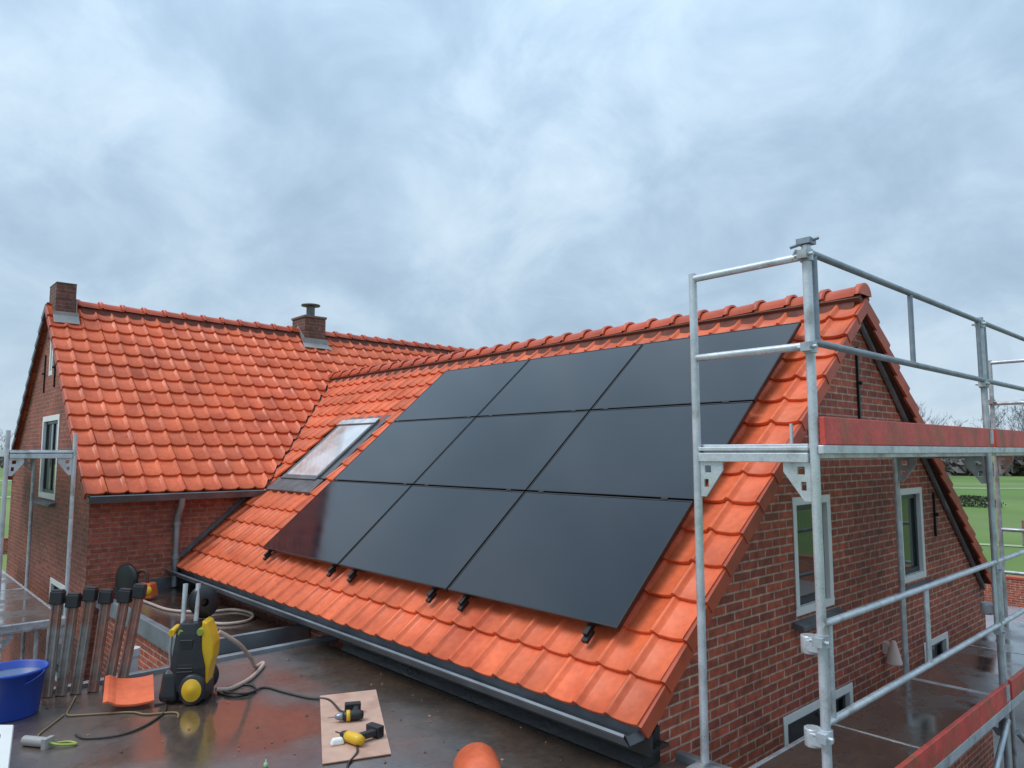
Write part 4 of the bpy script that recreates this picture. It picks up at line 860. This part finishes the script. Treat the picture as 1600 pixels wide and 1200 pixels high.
cable('cable', [(-5.62, 2.15, zc), (-5.45, 2.22, zc), (-5.48, 2.38, zc), (-5.64, 2.40, zc), (-5.70, 2.26, zc), (-5.55, 2.18, zc+.012), (-5.42, 2.30, zc+.012), (-5.50, 2.46, zc), (-5.30, 2.52, zc), (-5.05, 2.60, zc), (-4.90, 2.68, zc+.006), (-4.62, 2.62, zc+.012), (-4.52, 2.62, zc+.03)], 0.008, M['cable_black'], 'dark cable from a coil by the washer to the cardboard')
cable('cable', [(-4.10, 2.42, FZ+.02), (-3.95, 2.36, FZ+.016), (-3.85, 2.24, zc), (-3.7, 2.15, zc)], 0.007, M['cable_black'], 'dark cable leaving the front drill towards the bottom edge')
# grey connector with yellow-green end
cn = empty('cable_connector', (-5.38, 0.97, FZ), 0.62, label='grey cable coupler with yellow green end on the roof in front', cat='connector')
mb = MB(); mb.tube((-0.10, 0, 0.03), (0.06, 0, 0.03), 0.030, 12); mb.box((0.07, 0, 0.03), (0.03, 0.07, 0.06)); lobj('housing', mb, M['grey_plastic'], cn)
mb = MB(); mb.path(smooth_path([(0.085, 0, 0.03), (0.15, 0.01, 0.02), (0.22, 0.06, 0.012), (0.15, 0.08, 0.012), (0.09, 0.05, 0.012)]), 0.008, 6); lobj('cord', mb, M['green'], cn)
# small green and white pot
mb = MB(); mb.lathe([(0, 0), (0.022, 0), (0.026, 0.02), (0.024, 0.045), (0.008, 0.055), (0.006, 0.085), (0, 0.087)], (0, 0, 0), 14); o = obj('bottle', mb, mat('green_white', (0.35, 0.55, 0.30), 0.4)); o.location = (-4.15, 1.88, FZ); o.scale = (0.5, 0.5, 0.5); tag(o, 'small pale green bottle standing on the roof at the bottom edge', 'bottle')
# white metal sheet with a round hole at the corner
mb = MB()
bm_pts = [(-0.35, -0.02), (0.06, -0.02), (-0.03, 0.26), (-0.35, 0.26)]
hole = [(-0.10+0.028*math.cos(2*PI*q/16), 0.19+0.028*math.sin(2*PI*q/16)) for q in range(16)]
bm = bmesh.new(); es = []
for lp in (bm_pts, hole):
    vs = [bm.verts.new((x, 0, z)) for x, z in lp]
    for i in range(len(vs)): es.append(bm.edges.new((vs[i], vs[(i+1) % len(vs)])))
bmesh.ops.triangle_fill(bm, use_beauty=True, edges=es)
ret = bmesh.ops.extrude_face_region(bm, geom=bm.faces[:]); bmesh.ops.translate(bm, verts=[v for v in ret['geom'] if isinstance(v, bmesh.types.BMVert)], vec=(0, 0.012, 0)); bmesh.ops.recalc_face_normals(bm, faces=bm.faces)
me = bpy.data.meshes.new('metal_plate'); bm.to_mesh(me); bm.free(); me.materials.append(M['white'])
o = bpy.data.objects.new('metal_plate', me); COL.objects.link(o); o.location = (-5.02, 0.72, FZ+0.02); o.rotation_euler = (R_(-35), 0, CY); tag(o, 'white plate with a round hole at the lower left corner', 'plate')
# orange saw by the main wall
sw = empty('cut_off_saw', (-9.85, 2.72, FZ), CY, label='orange cut-off saw with black blade guard by the main wall', cat='power saw')
Ry = Matrix.Rotation(PI/2, 3, 'Y') @ Matrix.Rotation(0, 3, 'X')
mb = MB(); mb.lathe([(0, -0.03), (0.16, -0.03), (0.19, -0.02), (0.19, 0.02), (0.16, 0.03), (0, 0.03)], (-0.12, 0.0, 0.24), 26, Matrix.Rotation(1.1, 3, 'Z') @ Ry); lobj('blade_guard', mb, M['black'], sw)
mb = MB(); mb.box((0.12, 0.0, 0.11), (0.24, 0.20, 0.18), taper=0.8); mb.box((-0.02, 0.0, 0.05), (0.34, 0.16, 0.07)); lobj('body', mb, M['orange'], sw, bevel=0.02)
mb = MB(); mb.path(smooth_path([(0.00, 0, 0.16), (0.01, 0, 0.30), (0.06, 0, 0.35), (0.12, 0, 0.32), (0.14, 0, 0.20)]), 0.02, 10); lobj('handle', mb, mat('brown_grip', (0.10, 0.04, 0.025), 0.5), sw)
mb = MB(); mb.lathe([(0, 0), (0.05, 0), (0.055, 0.02), (0.03, 0.04), (0, 0.04)], (0.19, -0.08, 0.12), 16, Matrix.Rotation(PI/2, 3, 'X')); lobj('cap', mb, M['yellow'], sw)
# white pipe behind the boards
mb = MB(); mb.tube((-6.62, 1.82, -2.6), (-6.62, 1.82, -1.62), 0.05, 14); mb.tube((-6.62, 1.82, -1.66), (-6.62, 1.82, -1.60), 0.06, 14); tag(obj('pipe', mb, mat('pale_pipe', (0.55, 0.55, 0.55), 0.4)), 'pale grey upright pipe in the gap behind the boards', 'pipe')

# ------------------------------------------------------------------ fields, hedge, trees, garden walls
ribbon('field_track', [(-58, 62), (-46, 78), (-30, 92), (-6, 112), (40, 150)], 3.0, GZ+0.03, M['track'])
ribbon('field_track', [(-30, 30.5), (-14, 36.5), (-4, 40.5), (14, 47)], 0.9, GZ+0.03, M['track'])
ribbon('field_track', [(-70, -10), (-85, 14), (-110, 40)], 2.5, GZ+0.03, M['track'])
ribbon('field_track', [(-110, -20), (-135, 20), (-180, 60)], 5, GZ+0.03, M['track'])
def garden_wall(p0, p1, h, label):
    p0, p1 = Vector((*p0, GZ)), Vector((*p1, GZ)); d = (p1-p0).normalized(); n = Vector((-d.y, d.x, 0))*0.11; L = (p1-p0).length; mb = MB(); up = Vector((0, 0, h))
    g = empty('garden_wall', (p0+p1)/2, label=label, cat='wall')
    for a, b in ((p0+n, p1+n), (p1-n, p0-n)): mb.face([a, b, b+up, a+up], [(0, 0), (L, 0), (L, h), (0, h)])
    mb.face([p0-n, p0+n, p0+n+up, p0-n+up], [(0, 0), (.22, 0), (.22, h), (0, h)]); mb.face([p1+n, p1-n, p1-n+up, p1+n+up], [(0, 0), (.22, 0), (.22, h), (0, h)]); mb.face([p0+n+up, p1+n+up, p1-n+up, p0-n+up], [(0, 0), (L, 0), (L, .2), (0, .2)])
    obj('wall', mb, M['brick'], g); mb = MB(); e = n*1.25; a = p0+up; b = p1+up; t = Vector((0, 0, 0.05)); mb.mesh([a-e, a+e, b+e, b-e, a-e+t, a+e+t, b+e+t, b-e+t], [(0, 3, 2, 1), (4, 5, 6, 7), (0, 1, 5, 4), (1, 2, 6, 5), (2, 3, 7, 6), (3, 0, 4, 7)]); obj('coping', mb, M['tile_edge'], g)
garden_wall((-9.5, 23.8), (9, 23.4), 0.75, 'low red brick garden wall at the right behind the scaffold')
garden_wall((-37.0, -12), (-37.0, 12), 0.6, 'low red brick garden wall at the far left')
def bush(name, loc, w, d, h, cnt, m, label, seed):
    rg = random.Random(seed); mb = MB()
    for _ in range(cnt):
        a = rg.uniform(0, 2*PI); q = rg.random()**0.5; z = rg.random(); k = math.sqrt(max(0, 1-z*z*0.9)); c = Vector((math.cos(a)*q*w*k, math.sin(a)*q*d*k, z*h)); s = rg.uniform(0.06, 0.14)*max(1, w*0.5)
        u = Vector((rg.gauss(0, 1), rg.gauss(0, 1), rg.gauss(0, 1))).normalized(); v = u.orthogonal().normalized(); mb.mesh([c-u*s, c+v*s*.5, c+u*s, c-v*s*.5], [(0, 1, 2, 3)], tone=rg.random())
    o = obj(name, mb, m, recalc=False); o.location = loc; return tag(o, label, 'bush')
M['leaf'] = mat('bush_leaves', (0.045, 0.060, 0.022), 0.7, tone=0.5)
bush('bush', (-17.3, 64.0, GZ), 2.2, 1.3, 0.8, 900, M['leaf'], 'low dark bush in the green field behind the right gable', 4)
# hedgerow along the horizon
def hedge_row(pts, h, w, cnt, seed):
    rg = random.Random(seed); mb = MB(); P = [Vector((*p, 0)) for p in pts]
    for _ in range(cnt):
        t = rg.random()*(len(P)-1); i = int(t); c = P[i].lerp(P[i+1], t-i); hh = h*(0.75+0.25*math.sin(t*9.1)+0.18*math.sin(t*23)); z = rg.random()**1.35*hh
        c = c+Vector((rg.uniform(-w, w), rg.uniform(-w, w), GZ+z)); s = rg.uniform(0.5, 1.3); u = Vector((rg.gauss(0, .8), rg.gauss(0, .8), rg.gauss(0.5, .8))).normalized(); v = u.orthogonal().normalized(); v = (v*math.cos(5*t)+u.cross(v)*math.sin(5*t))
        mb.mesh([c-u*s, c+v*s*.45, c+u*s, c-v*s*.45], [(0, 1, 2, 3)], tone=rg.random())
    return tag(obj('hedgerow', mb, M['hedge'], recalc=False), 'brown grey leafless hedgerow along the horizon', 'hedge', kind='stuff')
hedge_row([(-175, 60), (-120, 100), (-70, 132), (-20, 156), (40, 172)], 4.6, 2.4, 30000, 5)
hedge_row([(-330, -60), (-320, 40), (-260, 130)], 4.0, 3.0, 6000, 6)
def bare_tree(seed, H):
    rg = random.Random(seed); tr = MB(); tw = MB()
    def grow(mb, p, d, L, r, lv):
        pts = [p]; rs = [r]; q = p.copy(); dd = d.copy(); n = 4
        for i in range(n):
            dd = (dd+Vector((rg.gauss(0, .10), rg.gauss(0, .10), rg.gauss(0.05, .06)))).normalized(); q = q+dd*L/n; pts.append(q.copy()); rs.append(r*(1-0.75*(i+1)/n))
        mb.path(pts, r, 5 if lv < 2 else 3, rs, cap=False)
        if lv >= 4: return
        k = (7, 5, 4, 4)[lv]
        for i in range(k):
            t = rg.uniform(0.30 if lv == 0 else 0.2, 1.0); idx = min(n-1, int(t*n)); b = pts[idx].lerp(pts[idx+1], t*n-idx); a = rg.uniform(0, 2*PI); o = dd.orthogonal().normalized(); o = o*math.cos(a)+dd.cross(o)*math.sin(a)
            nd = (dd*rg.uniform(0.55, 1.0)+o*rg.uniform(0.5, 0.9)+Vector((0, 0, 0.25))).normalized(); grow(tw, b, nd, L*rg.uniform(0.42, 0.66), max(0.034, rs[idx]*0.55), lv+1)
    grow(tr, Vector((0, 0, 0)), Vector((0, 0, 1)), H*0.72, H*0.018, 0)
    return tr, tw
protos = []
rg = random.Random(99); spots = []
for k in range(34):
    t = k/33; x = -125+130*t+rg.uniform(-2, 2); y = 146+46*t+rg.uniform(-4, 12); spots.append((x, y))
for k in range(5): spots.append((-300-rg.uniform(0, 30), 5+k*9+rg.uniform(-3, 3)))
for k, (x, y) in enumerate(spots):
    if k < 4:
        tr, tw = bare_tree(40+k, 14); root = empty('bare_tree', (x, y, GZ)); obj('trunk', tr, M['hazy_bark'], root, local=True, recalc=False); obj('crown', tw, M['hazy_bark'], root, local=True, recalc=False); protos.append(root); o = root
    else: o = copy_tree(protos[k % 4])
    s = rg.uniform(0.62, 0.92); o.location = (x, y, GZ); o.rotation_euler = (0, 0, rg.uniform(0, 6.28)); o.scale = (s, s, s)
    tag(o, 'bare grey winter tree on the horizon rising behind the hedgerow', 'tree', 'bare winter trees on the horizon')
# thin field posts behind the scaffold
for x, y in ((-8.6, 38.6),):
    mb = MB(); mb.tube((0, 0, 0), (0.02, 0, 1.15), 0.05, 8, 0.045); mb.lathe([(0.0, 1.20), (0.045, 1.15)], (0.02, 0, 0), 8); o = obj('fence_post', mb, M['timber']); o.location = (x, y, GZ); tag(o, 'thin wooden fence post in the field beyond the garden wall', 'fence post')
